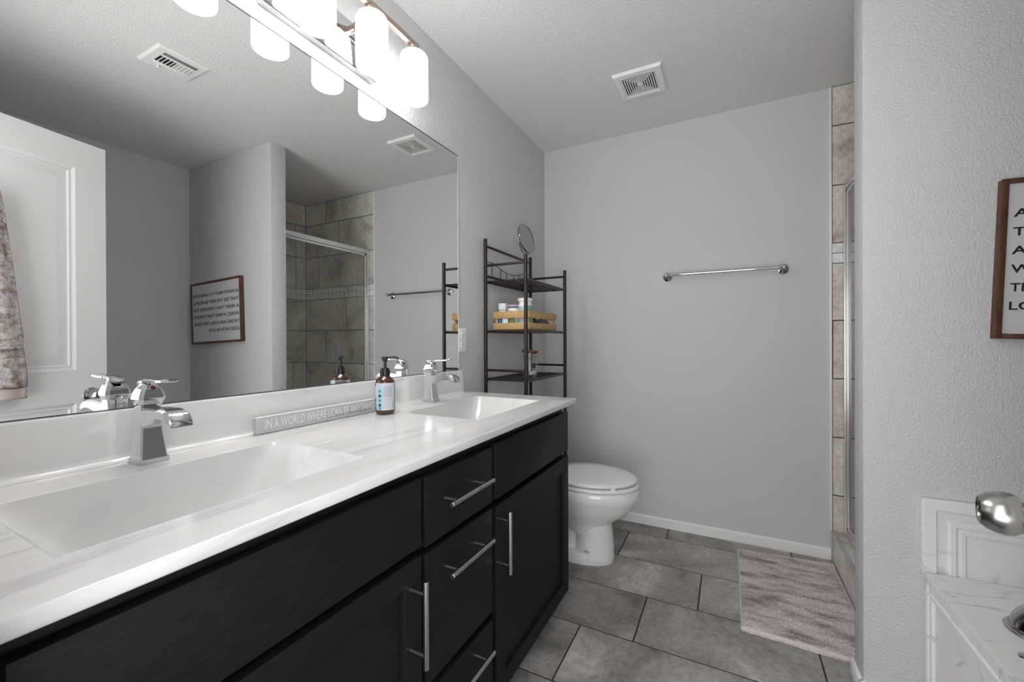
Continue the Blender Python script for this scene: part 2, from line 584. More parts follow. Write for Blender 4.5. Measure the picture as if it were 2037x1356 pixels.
bm = B()
box(bm, (-0.12, -0.9, -0.06), (2.62, 2.80, -0.0018), mi=1)
rects = []
for k in range(-4, 4):
    y0 = 1.925 + 0.3085 * k
    y1 = y0 + 0.3085
    off = 1.009 + 0.206 * k
    a0, a1 = max(y0, -0.9), min(y1, YB)
    if a1 <= a0:
        continue
    x = off - 0.615 * 6
    while x < XW:
        c0, c1 = max(x, 0.0), min(x + 0.615, XW)
        if c1 > c0 + 0.01:
            rects.append((c0, a0, c1, a1))
        x += 0.615
tiles(bm, rects, lambda a, b, h: (a, b, h - 0.0018), 0.0062, 0.0018, 3)
struct(obj('floor', bm, [TILE, GROUT], angle=0), 'grey-brown stone tile floor laid in staggered rows', 'floor')

bm = B(); box(bm, (-0.12, -0.12, H), (2.62, 2.80, H + 0.08))
struct(obj('ceiling', bm, CEIL, angle=0))
bm = B(); box(bm, (-0.12, -0.03, 0), (WL, 2.80, H))
struct(obj('wall_left', bm, PAINT, angle=0))
bm = B(); box(bm, (WL, YB, 0), (2.62, 2.80, H))
struct(obj('wall_back', bm, PAINT_SMOOTH, angle=0))
bm = B(); box(bm, (XW, -0.03, 0), (2.62, YB, H))
struct(obj('wall_right', bm, PAINT_SMOOTH, angle=0))
bm = B()
box(bm, (WL, -0.03, 0), (0.640, YN, H))
box(bm, (1.37, -0.03, 0), (XW, YN, H))
box(bm, (0.640, -0.03, 2.075), (1.37, YN, H))
struct(obj('wall_front', bm, PAINT_SMOOTH, angle=0))
bm = B(); box(bm, (XE, YW0, 0), (XW, YW1, H), 0.003, 2)
struct(obj('wall_wing', bm, PAINT, angle=30))

# door casing on the room side of the doorway
bm = B()
box(bm, (1.365, YN, 0), (1.425, YN + 0.014, 2.13), 0.003)
box(bm, (0.57, YN, 2.07), (1.365, YN + 0.014, 2.13), 0.003)
struct(obj('trim_1', bm, WHITE_TRIM))

# baseboards
bm = B()
prism(bm, [(0.0, YB, 0), (0.0, YB - 0.012, 0), (0.0, YB - 0.012, 0.050), (0.0, YB - 0.006, 0.057), (0.0, YB, 0.057)], (1.597, 0, 0))
struct(obj('baseboard_back', bm, WHITE_TRIM, angle=0))
bm = B()
box(bm, (XE - 0.013, YW0 - 0.013, 0), (XE, YW1 + 0.002, 0.057), 0.004)
box(bm, (XE - 0.013, YW0 - 0.013, 0), (1.64, YW0, 0.057), 0.004)
struct(obj('baseboard_wing', bm, WHITE_TRIM))

# ---- shower recess: tile on three walls
ROWS = [0.035, 0.337, 0.637, 0.939, 1.238, 1.532, 1.5835, 1.635, 1.932, 2.237, H]
JB = [2.19, 2.36, 2.04, 2.214, 1.939, None, None, 2.305, 2.038, 2.204]
XS = 2.49
def shower_rects(lo, hi, joints):
    out = []
    for i in range(len(ROWS) - 1):
        z0, z1 = ROWS[i], ROWS[i + 1]
        if joints[i] is None:
            n = max(1, round((hi - lo) / 0.0515))
            for k in range(n):
                out.append((lo + (hi - lo) * k / n, z0, lo + (hi - lo) * (k + 1) / n, z1, 2))
            continue
        x = joints[i] - 0.61 * 4
        while x < hi:
            a, b = max(x, lo), min(x + 0.61, hi)
            if b > a + 0.006:
                out.append((a, z0, b, z1, 0))
            x += 0.61
    return out
bm = B()
box(bm, (XT + 0.002, YB - 0.008, 0), (XS, YB, H), mi=1)
tiles(bm, shower_rects(XT + 0.002, XS, JB), lambda a, b, h: (a, YB - 0.008 - h, b), 0.0055, 0.002, 5)
struct(obj('wall_shower_back', bm, [WALLTILE, GROUT, MOSAIC], angle=0), 'brown stone wall tile at the back of the shower', 'wall')
bm = B()
box(bm, (XS, YW1, 0), (XW, YB - 0.008, H), mi=1)
JS = [2.2, 2.45, 2.533, 2.3, 2.36, None, None, 2.571, 2.5705, 2.3]
tiles(bm, shower_rects(YW1, YB - 0.011, JS), lambda a, b, h: (XS - h, a, b), 0.0055, 0.002, 6)
struct(obj('wall_shower_side', bm, [WALLTILE, GROUT, MOSAIC], angle=0))
bm = B()
box(bm, (XT + 0.02, YW1, 0), (XS - 0.003, YW1 + 0.006, H), mi=1)
tiles(bm, shower_rects(XT + 0.02, XS - 0.003, JB), lambda a, b, h: (a, YW1 + 0.006 + h, b), 0.0055, 0.002, 8)
struct(obj('wall_shower_front', bm, [WALLTILE, GROUT, MOSAIC], angle=0))
# white edge bead between paint and tile
bm = B()
box(bm, (XT - 0.009, YB - 0.014, 0.155), (XT + 0.002, YB, H), 0.003)
struct(obj('trim_2', bm, WHITE_TRIM))
# curb
bm = B()
L = bm.faces.layers.float.new('tile_id')
CY0, CY1 = YW1 + 0.0, YB - 0.0115
box(bm, (XT + 0.003, CY0, 0.0), (1.725, CY1, 0.150), mi=1)
tiles(bm, [(CY0, 0.0, 2.215, 0.152), (2.215, 0.0, CY1, 0.152)], lambda a, b, h: (XT + 0.003 - h, a, b), 0.003, 0.003, 9)
tiles(bm, [(XT + 0.012, CY0, 1.725, 2.30), (XT + 0.012, 2.30, 1.725, CY1)], lambda a, b, h: (a, b, 0.150 + h), 0.003, 0.004, 10)
box(bm, (XT - 0.001, CY0, 0.144), (XT + 0.013, CY1, 0.156), 0.002, mi=2)
struct(obj('trim_3', bm, [WALLTILE, GROUT, STEEL], angle=0), 'stone tiled shower curb with a metal edge strip', 'curb')
# shower floor
bm = B(); box(bm, (1.725, YW1 + 0.009, 0), (XS - 0.003, CY1, 0.03), 0.004)
struct(obj('floor_shower', bm, PLASTIC))

# ---- shower door
sd = thing('shower_door', 'framed glass shower door with a bright metal header beside the tiled back wall', 'shower door', (1.662, 2.24, 0.154))
X0, X1 = 1.648, 1.676
bm = B(); box(bm, (X0, CY0 + 0.012, 0.154), (X1, CY1, 0.180), 0.003); box(bm, (X0 + 0.010, CY0 + 0.012, 0.180), (X0 + 0.016, CY1, 0.190), 0.001)
obj('sill_rail', bm, ALU, sd)
bm = B(); box(bm, (X0 - 0.001, CY0 + 0.012, 1.895), (X1 + 0.001, CY1, 1.930), 0.003)
obj('header_rail', bm, ALU, sd)
for ya, yb in ((CY1 - 0.030, CY1), (CY0 + 0.012, CY0 + 0.042)):
    bm = B()
    box(bm, (X0 - 0.002, ya, 0.154), (X0 + 0.012, yb, 1.934), 0.002)
    box(bm, (X0 + 0.014, ya, 0.154), (X1 + 0.002, yb, 1.926), 0.002)
    cyl(bm, (X0 - 0.002, (ya + yb) / 2, 1.915), (X0 - 0.005, (ya + yb) / 2, 1.915), 0.004, 12)
    obj('jamb', bm, ALU, sd)
bm = B(); box(bm, (1.659, CY0 + 0.04, 0.178), (1.664, CY1 - 0.028, 1.897))
obj('glass_pane', bm, GLASS, sd, angle=0)
for ya in (CY1 - 0.052,):
    bm = B(); box(bm, (1.654, ya, 0.182), (1.669, ya + 0.02, 1.893), 0.002)
    obj('door_stile', bm, ALU, sd)
bm = B(); box(bm, (1.654, CY0 + 0.042, 1.876), (1.669, CY1 - 0.03, 1.893), 0.002); box(bm, (1.654, CY0 + 0.042, 0.182), (1.669, CY1 - 0.03, 0.202), 0.002)
obj('door_rail', bm, ALU, sd)

# ---- towel bar on the back wall
tb = thing('towel_bar', 'chrome towel bar on the grey back wall', 'towel bar', (1.095, YB, 1.52))
ybar = 2.618
bm = B(); cyl(bm, (0.80, ybar, 1.522), (1.392, ybar, 1.522), 0.0085, 20)
obj('bar', bm, CHROME, tb)
for xm in (0.802, 1.390):
    bm = B()
    lathe(bm, [(0.0, 0.0), (0.027, 0.0), (0.028, 0.004), (0.026, 0.008), (0.018, 0.011), (0.011, 0.016), (0.009, 0.03), (0.0085, 0.055), (0.010, 0.060)], (xm, YB, 1.520), (0, -1, 0), 32)
    ball(bm, (xm, ybar, 1.522), 0.0125, 20)
    obj('wall_mount', bm, CHROME, tb)

# ---- ceiling fan cover
fx0, fx1, fy0, fy1 = 0.6197, 0.8502, 2.058, 2.2925
ef = thing('exhaust_fan_cover', 'square white exhaust fan grille on the ceiling near the back wall', 'vent', ((fx0 + fx1) / 2, (fy0 + fy1) / 2, H))
bm = B()
W_ = fx1 - fx0
rect_rings(bm, (fx0, fy0, H), (1, 0, 0), (0, 1, 0), (0, 0, -1), W_, fy1 - fy0,
           [(0, 0), (0, 0.006), (0.006, 0.014), (0.030, 0.016), (0.034, 0.012), (0.036, 0.004)], cap=False)
obj('frame', bm, PLASTIC, ef, angle=25)
bm = B()
c_ = Vector(((fx0 + fx1) / 2, (fy0 + fy1) / 2, 0))
for k in range(7):
    h0 = 0.080 - k * 0.0108
    h1 = h0 - 0.0056
    rings = []
    for hh, zz in ((h0, H - 0.0115), (h0, H - 0.0125), (h1, H - 0.0125), (h1, H - 0.0115)):
        rings.append([(c_.x + sx * hh, c_.y + sy * hh, zz) for sx, sy in ((-1, -1), (1, -1), (1, 1), (-1, 1))])
    loft(bm, rings, False)
box(bm, (c_.x - 0.010, c_.y - 0.010, H - 0.013), (c_.x + 0.010, c_.y + 0.010, H - 0.003))
box(bm, (c_.x - 0.0015, c_.y - 0.08, H - 0.008), (c_.x + 0.0015, c_.y + 0.08, H - 0.005))
obj('grille', bm, PLASTIC, ef, angle=0)
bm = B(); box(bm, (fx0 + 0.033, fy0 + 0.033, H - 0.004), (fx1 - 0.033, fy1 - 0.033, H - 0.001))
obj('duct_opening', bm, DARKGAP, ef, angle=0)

# ---- ceiling air register (seen in the mirror)
vx0, vx1, vy0, vy1 = 1.064, 1.266, 0.916, 1.117
av = thing('air_register', 'white rectangular air register on the ceiling seen in the mirror', 'vent', ((vx0 + vx1) / 2, (vy0 + vy1) / 2, H))
bm = B()
rect_rings(bm, (vx0, vy0, H), (1, 0, 0), (0, 1, 0), (0, 0, -1), vx1 - vx0, vy1 - vy0, [(0, 0), (0, 0.004), (0.008, 0.010), (0.012, 0.0105)])
obj('face_plate', bm, PLASTIC, av, angle=25)
vv = lambda t: vx0 + t * (vx1 - vx0)
uu = lambda t: vy0 + t * (vy1 - vy0)
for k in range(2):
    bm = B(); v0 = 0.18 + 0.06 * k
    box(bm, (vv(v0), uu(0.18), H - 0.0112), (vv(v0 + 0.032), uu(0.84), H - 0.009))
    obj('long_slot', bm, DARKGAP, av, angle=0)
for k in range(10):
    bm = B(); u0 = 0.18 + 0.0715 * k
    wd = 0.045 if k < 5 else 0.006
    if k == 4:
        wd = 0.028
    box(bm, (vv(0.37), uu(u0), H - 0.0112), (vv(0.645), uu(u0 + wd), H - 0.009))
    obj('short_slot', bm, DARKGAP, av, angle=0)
bm = B(); box(bm, (vv(0.71), uu(0.18), H - 0.016), (vv(0.74), uu(0.86), H - 0.010), 0.0015); box(bm, (vv(0.76), uu(0.20), H - 0.0115), (vv(0.775), uu(0.66), H - 0.010))
obj('damper_track', bm, PLASTIC, av)
bm = B(); box(bm, (vv(0.77), uu(0.30), H - 0.026), (vv(0.83), uu(0.33), H - 0.010), 0.002)
obj('damper_lever', bm, PLASTIC, av)

# ---- power outlet
ou = thing('power_outlet', 'white duplex power outlet on the wall beside the mirror', 'outlet', (WL, 1.666, 1.144))
bm = B(); box(bm, (WL, 1.632, 1.088), (WL + 0.006, 1.701, 1.2), 0.003, 3)
obj('cover_plate', bm, PLASTIC, ou)
for zc in (1.1215, 1.1665):
    bm = B()
    pts = []
    for i in range(24):
        a = 2 * PI * i / 24
        pts.append((WL + 0.004, 1.6665 + 0.017 * math.cos(a), max(zc - 0.012, min(zc + 0.012, zc + 0.017 * math.sin(a)))))
    prism(bm, pts, (0.004, 0, 0))
    r_ = obj('receptacle', bm, PLASTIC, ou, angle=20)
    bm = B()
    for dy, hh in ((-0.006, 0.004), (0.006, 0.005)):
        box(bm, (WL + 0.0078, 1.6665 + dy - 0.001, zc - hh + 0.001), (WL + 0.0083, 1.6665 + dy + 0.001, zc + hh + 0.001))
    lathe(bm, [(0.0025, 0), (0.0025, 0.0005)], (WL + 0.0078, 1.6665, zc - 0.008), (1, 0, 0), 10)
    obj('contact_slot', bm, DIM, r_, angle=0)
bm = B(); lathe(bm, [(0.003, 0), (0.003, 0.001), (0.0, 0.0015)], (WL + 0.006, 1.6665, 1.144), (1, 0, 0), 12)
obj('screw', bm, STEEL, ou)

# ---------------------------------------------------------------- vanity
VY0, VY1 = 0.125, 1.664
cab = thing('vanity_cabinet', 'black stained double vanity cabinet with steel bar pulls under the white counter', 'cabinet', (0.26, 0.9, 0))
bm = B()
box(bm, (0.0, VY0, 0.096), (0.485, VY0 + 0.016, 0.876), 0.001)
box(bm, (0.0, VY1 - 0.020, 0.096), (0.485, VY1 - 0.004, 0.876), 0.001)
box(bm, (0.0, VY0 + 0.016, 0.096), (0.485, VY1 - 0.020, 0.112))
box(bm, (0.485, VY0, 0.096), (0.505, VY1 - 0.004, 0.876), 0.001)
obj('carcass', bm, BLACKWOOD, cab)
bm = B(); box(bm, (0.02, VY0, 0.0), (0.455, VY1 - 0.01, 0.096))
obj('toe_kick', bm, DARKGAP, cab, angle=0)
FX0, FX1 = 0.505, 0.530
def handle(parent, a, b, off):
    bm = B()
    a, b = Vector(a), Vector(b)
    d = (b - a).normalized()
    lathe(bm, [(0.0, 0), (0.0052, 0), (0.006, 0.0008), (0.006, (b - a).length - 0.0008), (0.0052, (b - a).length), (0.0, (b - a).length)], a, d, 20)
    mid = (a + b) / 2
    for s in (-0.064, 0.064):
        p = mid + d * s
        cyl(bm, (FX1 - 0.001, p.y, p.z), (p.x, p.y, p.z), 0.0045, 14)
    obj('bar_handle', bm, STEEL, parent)
def shaker(name, y0, y1, z0, z1, st=0.052):
    bm = B()
    ox = FX1
    rect_rings(bm, (ox, y0, z0), (0, 1, 0), (0, 0, 1), (1, 0, 0), y1 - y0, z1 - z0,
               [(0.0, -0.022), (0.0, -0.0015), (0.0015, 0.0), (st, 0.0), (st + 0.003, -0.002), (st + 0.004, -0.011)])
    return obj(name, bm, BLACKWOOD, cab, angle=25)
def slab(name, y0, y1, z0, z1):
    bm = B(); box(bm, (FX1 - 0.022, y0, z0), (FX1, y1, z1), 0.0018, 2)
    return obj(name, bm, BLACKWOOD_H, cab)
slab('false_front', 0.128, 0.722, 0.694, 0.844)
slab('false_front', 1.052, 1.662, 0.683, 0.844)
dl = shaker('door', 0.128, 0.722, 0.110, 0.676)
dr = shaker('door', 1.052, 1.664, 0.098, 0.662)
d1 = slab('drawer', 0.737, 1.030, 0.684, 0.840)
d2 = slab('drawer', 0.737, 1.030, 0.373, 0.668)
d3 = slab('drawer', 0.737, 1.030, 0.100, 0.352)
handle(d1, (0.570, 0.778, 0.771), (0.570, 0.969, 0.771), 0)
handle(d2, (0.570, 0.778, 0.609), (0.570, 0.969, 0.609), 0)
handle(d3, (0.570, 0.778, 0.311), (0.570, 0.969, 0.311), 0)
handle(dl, (0.570, 0.686, 0.463), (0.570, 0.686, 0.645), 0)
handle(dr, (0.570, 1.062, 0.472), (0.570, 1.062, 0.652), 0)

# ---- counter with two integral basins
ct = thing('vanity_countertop', 'long white cultured marble countertop with two integral basins', 'countertop', (0.28, 0.9, 0.878))
CZ, CT, CX, CY_0, CY_1 = 0.900, 0.878, 0.562, 0.110, 1.680
BX0, BX1 = 0.148, 0.447
SINKS = [(0.185, 0.642), (1.092, 1.557)]
bm = B()
g = 0.004
xs = [WL, BX0 - g, BX1 + g, CX - 0.005]
ys = [CY_0, SINKS[0][0] - g, SINKS[0][1] + g, SINKS[1][0] - g, SINKS[1][1] + g, CY_1 - 0.005]
gv = {}
for i, x in enumerate(xs):
    for j, y in enumerate(ys):
        gv[i, j] = bm.verts.new((x, y, CZ))
for i in range(3):
    for j in range(5):
        if i == 1 and j in (1, 3):
            continue
        bm.faces.new((gv[i, j], gv[i + 1, j], gv[i + 1, j + 1], gv[i, j + 1]))
# rounded front and far edges
def edge_strip(path):
    prof = [(0.0, 0.0), (0.002, -0.0006), (0.004, -0.002), (0.005, -0.0045), (0.005, -0.018), (0.003, -0.021), (0.0, -0.022), (-0.06, -0.022)]
    rows = []
    for (x, y, nx, ny) in path:
        rows.append([bm.verts.new((x + nx * o_, y + ny * o_, CZ + h_)) for o_, h_ in prof])
    for a, b in zip(rows, rows[1:]):
        for i in range(len(prof) - 1):
            bm.faces.new((a[i], b[i], b[i + 1], a[i + 1]))
path = [(CX - 0.005, CY_0, 1, 0), (CX - 0.005, CY_1 - 0.005, 1, 0)]
arc = [(CX - 0.005, CY_1 - 0.005, math.cos(t), math.sin(t)) for t in (0, PI / 8, PI / 4, 3 * PI / 8, PI / 2)]
edge_strip(path + arc[1:] + [(WL, CY_1 - 0.005, 0, 1)])
bmesh.ops.remove_doubles(bm, verts=bm.verts, dist=1e-5)
obj('counter_slab', bm, COUNTER, ct, angle=50)
DEPTH = 0.150
for (y0, y1) in SINKS:
    bm = B()
    ny, nx = 48, 26
    rows = []
    def dep(t):      # t in 0..1 along y
        u = abs(2 * t - 1)
        return DEPTH * (1 - u ** 2.1)
    sx = []
    for i in range(nx + 1):
        s = i / nx
        sx.append(0.5 - 0.5 * math.cos(PI * s))
    for j in range(ny + 1):
        t = 0.5 - 0.5 * math.cos(PI * j / ny)
        y = y0 + (y1 - y0) * t
        D = dep(t)
        row = []
        for s in sx:
            u = abs(2 * s - 1)
            k = (1 - u ** 9) ** 0.8
            row.append((BX0 + (BX1 - BX0) * s, y, CZ - 0.0012 - D * k))
        rows.append(row)
    vg = [[bm.verts.new(p) for p in r] for r in rows]
    for a, b in zip(vg, vg[1:]):
        for i in range(nx):
            bm.faces.new((a[i], a[i + 1], b[i + 1], b[i]))
    # small rounded lip joining slab and basin
    lip_o = [bm.verts.new(p) for p in ((BX0 - g, y0 - g, CZ), (BX1 + g, y0 - g, CZ), (BX1 + g, y1 + g, CZ), (BX0 - g, y1 + g, CZ))]
    lip_i = [vg[0][0], vg[0][-1], vg[-1][-1], vg[-1][0]]
    bm.faces.new([lip_o[0], lip_o[1]] + vg[0][::-1])
    bm.faces.new([lip_o[2], lip_o[3]] + vg[-1])
    bm.faces.new([lip_o[1], lip_o[2]] + [r[-1] for r in vg][::-1])
    bm.faces.new([lip_o[3], lip_o[0]] + [r[0] for r in vg])
    bs = obj('basin', bm, BASIN, ct, angle=55)
    bm = B()
    zb = CZ - DEPTH
    cy_ = (y0 + y1) / 2
    lathe(bm, [(0.0, 0.004), (0.016, 0.005), (0.020, 0.003), (0.022, 0.001), (0.0225, -0.006)], (0.27, cy_, zb), (0, 0, 1), 28)
    obj('drain', bm, CHROME, bs)
# backsplash with a coved foot
bm = B()
prof = [(WL, 1.003), (0.014, 1.003), (0.0175, 1.0015), (0.019, 0.998), (0.0195, 0.915), (0.021, 0.909), (0.025, 0.904), (0.031, 0.9015), (0.040, 0.9003), (WL, 0.9003)]
rings = []
for y, k in ((CY_0, 0), (1.628, 0)):
    rings.append([(x, y, z) for x, z in prof])
loft(bm, rings, True)
# flared far end
rings = []
for x0_ in (WL, 0.0195):
    rings.append([(x0_, y, z) for y, z in ((1.627, 1.003), (1.634, 1.0025), (1.640, 0.999), (1.642, 0.995), (1.647, 0.93), (1.650, 0.917), (1.655, 0.908), (1.662, 0.903), (1.672, 0.9003), (1.627, 0.9003))])
loft(bm, rings, True)
obj('backsplash', bm, COUNTER, ct, angle=40)

# ---- wall mirror
mr = thing('wall_mirror', 'large frameless wall mirror above the white backsplash', 'mirror', (WL, 0.87, 1.0045))
bm = B()
box(bm, (-0.0005, 0.112, 1.0045), (0.0, 1.632, 2.007))
obj('mirror_glass', bm, MIRROR, mr, angle=0)
bm = B(); box(bm, (WL, 0.111, 1.0035), (-0.0006, 1.6335, 2.0095))
box(bm, (WL, 0.111, 2.0065), (0.0012, 1.6335, 2.0095)); box(bm, (WL, 0.111, 1.0032), (0.0012, 1.6335, 1.0056))
obj('backing', bm, MIRROR_EDGE, mr, angle=0)
bm = B(); box(bm, (WL, 1.632, 1.0035), (0.001, 1.6345, 2.007))
obj('polished_edge', bm, pm('mirror_side_edge', (0.6, 0.62, 0.61), 0.2, mottle=(9, 0.2)), mr, angle=0)

# ---- vanity light
SH_Y = [0.592, 0.796, 1.000, 1.204]
SX = 0.105
vl = thing('vanity_light', 'four light vanity fixture with frosted cylinder shades above the mirror', 'light fixture', (WL, 0.898, 2.127))
bm = B(); box(bm, (WL, 0.690, 2.056), (0.024, 1.102, 2.198), 0.004, 3)
obj('back_plate', bm, CHROME, vl)
bm = B(); box(bm, (SX - 0.011, 0.575, 2.216), (SX + 0.011, 1.222, 2.236), 0.0015)
obj('bar', bm, BAR_NICKEL, vl)
for y in (0.80, 0.996):
    bm = B()
    box(bm, (0.020, y - 0.009, 2.168), (0.036, y + 0.009, 2.186), 0.0015)
    prism(bm, [(0.034, y - 0.009, 2.168), (0.034, y - 0.009, 2.186), (SX - 0.008, y - 0.009, 2.234), (SX + 0.006, y - 0.009, 2.220), (0.046, y - 0.009, 2.170)], (0, 0.018, 0))
    obj('arm', bm, BAR_NICKEL, vl, angle=30)
for y in SH_Y:
    bm = B(); lathe(bm, [(0.0, 0.0), (0.022, 0.0), (0.022, 0.014), (0.016, 0.017), (0.016, 0.026)], (SX, y, 2.194), (0, 0, 1), 28)
    obj('socket_cap', bm, NICKEL, vl)
    bm = B()
    R = 0.0505
    lathe(bm, [(0.0, 0.003), (R - 0.006, 0.002), (R - 0.005, -0.004), (R - 0.0035, -0.006), (R - 0.001, -0.004), (R, 0.0),
               (R, 0.142), (R - 0.001, 0.148), (R - 0.004, 0.156), (R - 0.010, 0.162), (R - 0.018, 0.165), (0.0, 0.167)], (SX, y, 2.030), (0, 0, 1), 48)
    obj('glass_shade', bm, SHADE, vl, angle=50)
    bm = B(); lathe(bm, [(0.0, 0.0), (R - 0.0065, 0.0), (R - 0.0065, 0.0015), (0.0, 0.0015)], (SX, y, 2.0295), (0, 0, 1), 40)
    obj('diffuser', bm, DIFFUSER, vl)

# ---- faucets
def faucet(y0, label):
    f = thing('faucet', label, 'faucet', (0.077, y0, CZ + 0.0004), 'single handle faucets on the vanity')
    sq = lambda x0, x1, hw, z, r=0.003: [(x0 + r, y0 - hw, z), (x1 - r, y0 - hw, z), (x1, y0 - hw + r, z), (x1, y0 + hw - r, z), (x1 - r, y0 + hw, z), (x0 + r, y0 + hw, z), (x0, y0 + hw - r, z), (x0, y0 - hw + r, z)]
    bm = B()
    loft(bm, [sq(0.0500, 0.1035, 0.0255, CZ + 0.0004), sq(0.0500, 0.1035, 0.0255, CZ + 0.008), sq(0.0510, 0.1025, 0.0245, CZ + 0.0095)])
    obj('base_plate', bm, CHROME, f, angle=30)
    bm = B()
    prof = [(0.0525, 0.1010, 0.0232, 0.009), (0.0545, 0.0975, 0.0212, 0.030), (0.0565, 0.0940, 0.0192, 0.052), (0.058, 0.0915, 0.0176, 0.075), (0.0588, 0.0905, 0.0168, 0.095), (0.0585, 0.0910, 0.0170, 0.108), (0.0575, 0.0925, 0.0180, 0.120)]
    loft(bm, [sq(a, b, h, CZ + z) for a, b, h, z in prof])
    obj('body', bm, CHROME, f, angle=30)
    # spout
    bm = B()
    st = [(0.070, 0.094, 0.017, 0.060, 0.110), (0.100, 0.094, 0.0172, 0.074, 0.110), (0.130, 0.095, 0.0178, 0.086, 0.112), (0.160, 0.096, 0.0185, 0.092, 0.113),
          (0.178, 0.095, 0.0190, 0.090, 0.112), (0.190, 0.092, 0.0192, 0.086, 0.108), (0.199, 0.09, 0.0192, 0.083, 0.101), (0.204, 0.088, 0.0188, 0.082, 0.092), (0.2055, 0.086, 0.0182, 0.082, 0.086)]
    rings = []
    for x, _, hw, z0, z1 in st:
        r = min(0.004, (z1 - z0) * 0.3)
        rings.append([(x, y0 - hw, CZ + z0 + r), (x, y0 - hw, CZ + z1 - r), (x, y0 - hw + r, CZ + z1), (x, y0 + hw - r, CZ + z1),
                      (x, y0 + hw, CZ + z1 - r), (x, y0 + hw, CZ + z0 + r), (x, y0 + hw - r, CZ + z0), (x, y0 - hw + r, CZ + z0)])
    loft(bm, rings)
    obj('spout', bm, CHROME, f, angle=35)
    # handle cap
    bm = B()
    prof = [(0.0530, 0.0970, 0.0215, 0.126), (0.0520, 0.0980, 0.0225, 0.130), (0.0535, 0.0975, 0.0210, 0.138), (0.0580, 0.0955, 0.0175, 0.148), (0.0620, 0.0930, 0.0140, 0.156), (0.0640, 0.0900, 0.0110, 0.160)]
    loft(bm, [sq(0.0575, 0.0925, 0.018, CZ + 0.118)] + [sq(a, b, h, CZ + z, 0.006) for a, b, h, z in prof])
    obj('handle_cap', bm, CHROME, f, angle=40)
    bm = B()
    st = [(0.052, 0.010, 0.153, 0.157), (0.064, 0.0135, 0.158, 0.164), (0.085, 0.0125, 0.161, 0.168), (0.105, 0.0105, 0.161, 0.168), (0.135, 0.0100, 0.162, 0.168), (0.160, 0.0115, 0.164, 0.170), (0.170, 0.0110, 0.166, 0.171), (0.174, 0.008, 0.167, 0.170)]
    rings = []
    for x, hw, z0, z1 in st:
        r = 0.0015
        rings.append([(x, y0 - hw, CZ + z0 + r), (x, y0 - hw, CZ + z1 - r), (x, y0 - hw + r, CZ + z1), (x, y0 + hw - r, CZ + z1),
                      (x, y0 + hw, CZ + z1 - r), (x, y0 + hw, CZ + z0 + r), (x, y0 + hw - r, CZ + z0), (x, y0 - hw + r, CZ + z0)])
    loft(bm, rings)
    obj('lever', bm, CHROME, f, angle=40)
    bm = B(); lathe(bm, [(0.0, 0.0), (0.0045, 0.0), (0.0045, 0.002), (0.003, 0.003), (0, 0.0033)], (0.0935, y0, CZ + 0.150), (0.85, 0, 0.45), 16)
    obj('temperature_dot', bm, RED, f)
    bm = B(); cyl(bm, (0.045, y0, CZ + 0.02), (0.045, y0, CZ + 0.118), 0.0022, 10); ball(bm, (0.045, y0, CZ + 0.120), 0.0055, 12)
    cyl(bm, (0.045, y0, CZ + 0.0004), (0.045, y0, CZ + 0.02), 0.003, 10)
    obj('lift_rod', bm, CHROME, f)
    return f
faucet(0.418, 'chrome faucet behind the near basin at the left')
faucet(1.330, 'chrome faucet behind the far basin beside the soap bottle')

# ---- wooden word block
wb = thing('word_block', 'long grey wooden word block standing against the backsplash', 'sign', (0.038, 0.858, CZ + 0.0005))
bm = B(); box(bm, (0.033, 0.655, CZ + 0.0012), (0.046, 1.061, CZ + 0.0445), 0.0025, 3)
obj('block', bm, GREYBLOCK, wb)
bm = B(); box(bm, (0.0335, 0.657, CZ + 0.0445), (0.0455, 1.059, CZ + 0.0449))
obj('white_top', bm, pm('white_painted_top', (0.88, 0.88, 0.88), 0.7, mottle=(40, 0.04)), wb, angle=0)
bm = B()
text_mesh(bm, 'IN A WORLD WHERE I CAN BE ANYTHING', axes((0.0458, 0.679, CZ + 0.0125), (0, 1, 0), (0, 0, 1), (1, 0, 0)), 0.374, 0.024, bold=0.004, depth=0.0006)
obj('lettering', bm, WHITELET, wb, angle=0)
bm = B()
text_mesh(bm, 'i just want to be yours', axes((0.0460, 0.885, CZ + 0.0075), (0, 1, 0), (0, 0, 1), (1, 0, 0)), 0.158, 0.013, bold=-0.008, depth=0.0006, shear=0.5, spacing=0.85)
pts = [(0.0462, 0.845 + 0.045 * t, CZ + 0.012 + 0.003 * math.sin(t * 7)) for t in [i / 16 for i in range(17)]]
tube(bm, pts, 0.0004, 6)
obj('script_lettering', bm, SCRIPT, wb, angle=0)
wb.rotation_euler = (0, 0, math.radians(-0.8))
wb.location.x += 0.003

# ---- soap bottle
bx, by, br = 0.107, 1.049, 0.0318
sb = thing('soap_bottle', 'amber pump soap bottle with a dotted label on the counter', 'bottle', (bx, by, CZ + 0.0004))
bm = B()
lathe(bm, [(0.0, 0.0008), (br - 0.008, 0.0008), (br - 0.003, 0.002), (br - 0.0005, 0.007), (br, 0.013), (br, 0.101), (br - 0.0015, 0.108), (br - 0.006, 0.116),
           (br - 0.013, 0.1225), (0.0145, 0.126), (0.0135, 0.129), (0.0135, 0.132), (0.0, 0.132)], (bx, by, CZ), (0, 0, 1), 48)
obj('bottle_body', bm, AMBER, sb)
bm = B()
lathe(bm, [(0.0135, 0.127), (0.0165, 0.127), (0.0168, 0.129), (0.0165, 0.142), (0.0145, 0.143), (0.0142, 0.150), (0.0125, 0.152), (0.006, 0.153), (0.0, 0.153)], (bx, by, CZ), (0, 0, 1), 32)
obj('pump_collar', bm, BLACKPL, sb)
bm = B()
cyl(bm, (bx, by, CZ + 0.150), (bx, by, CZ + 0.178), 0.0048, 16)
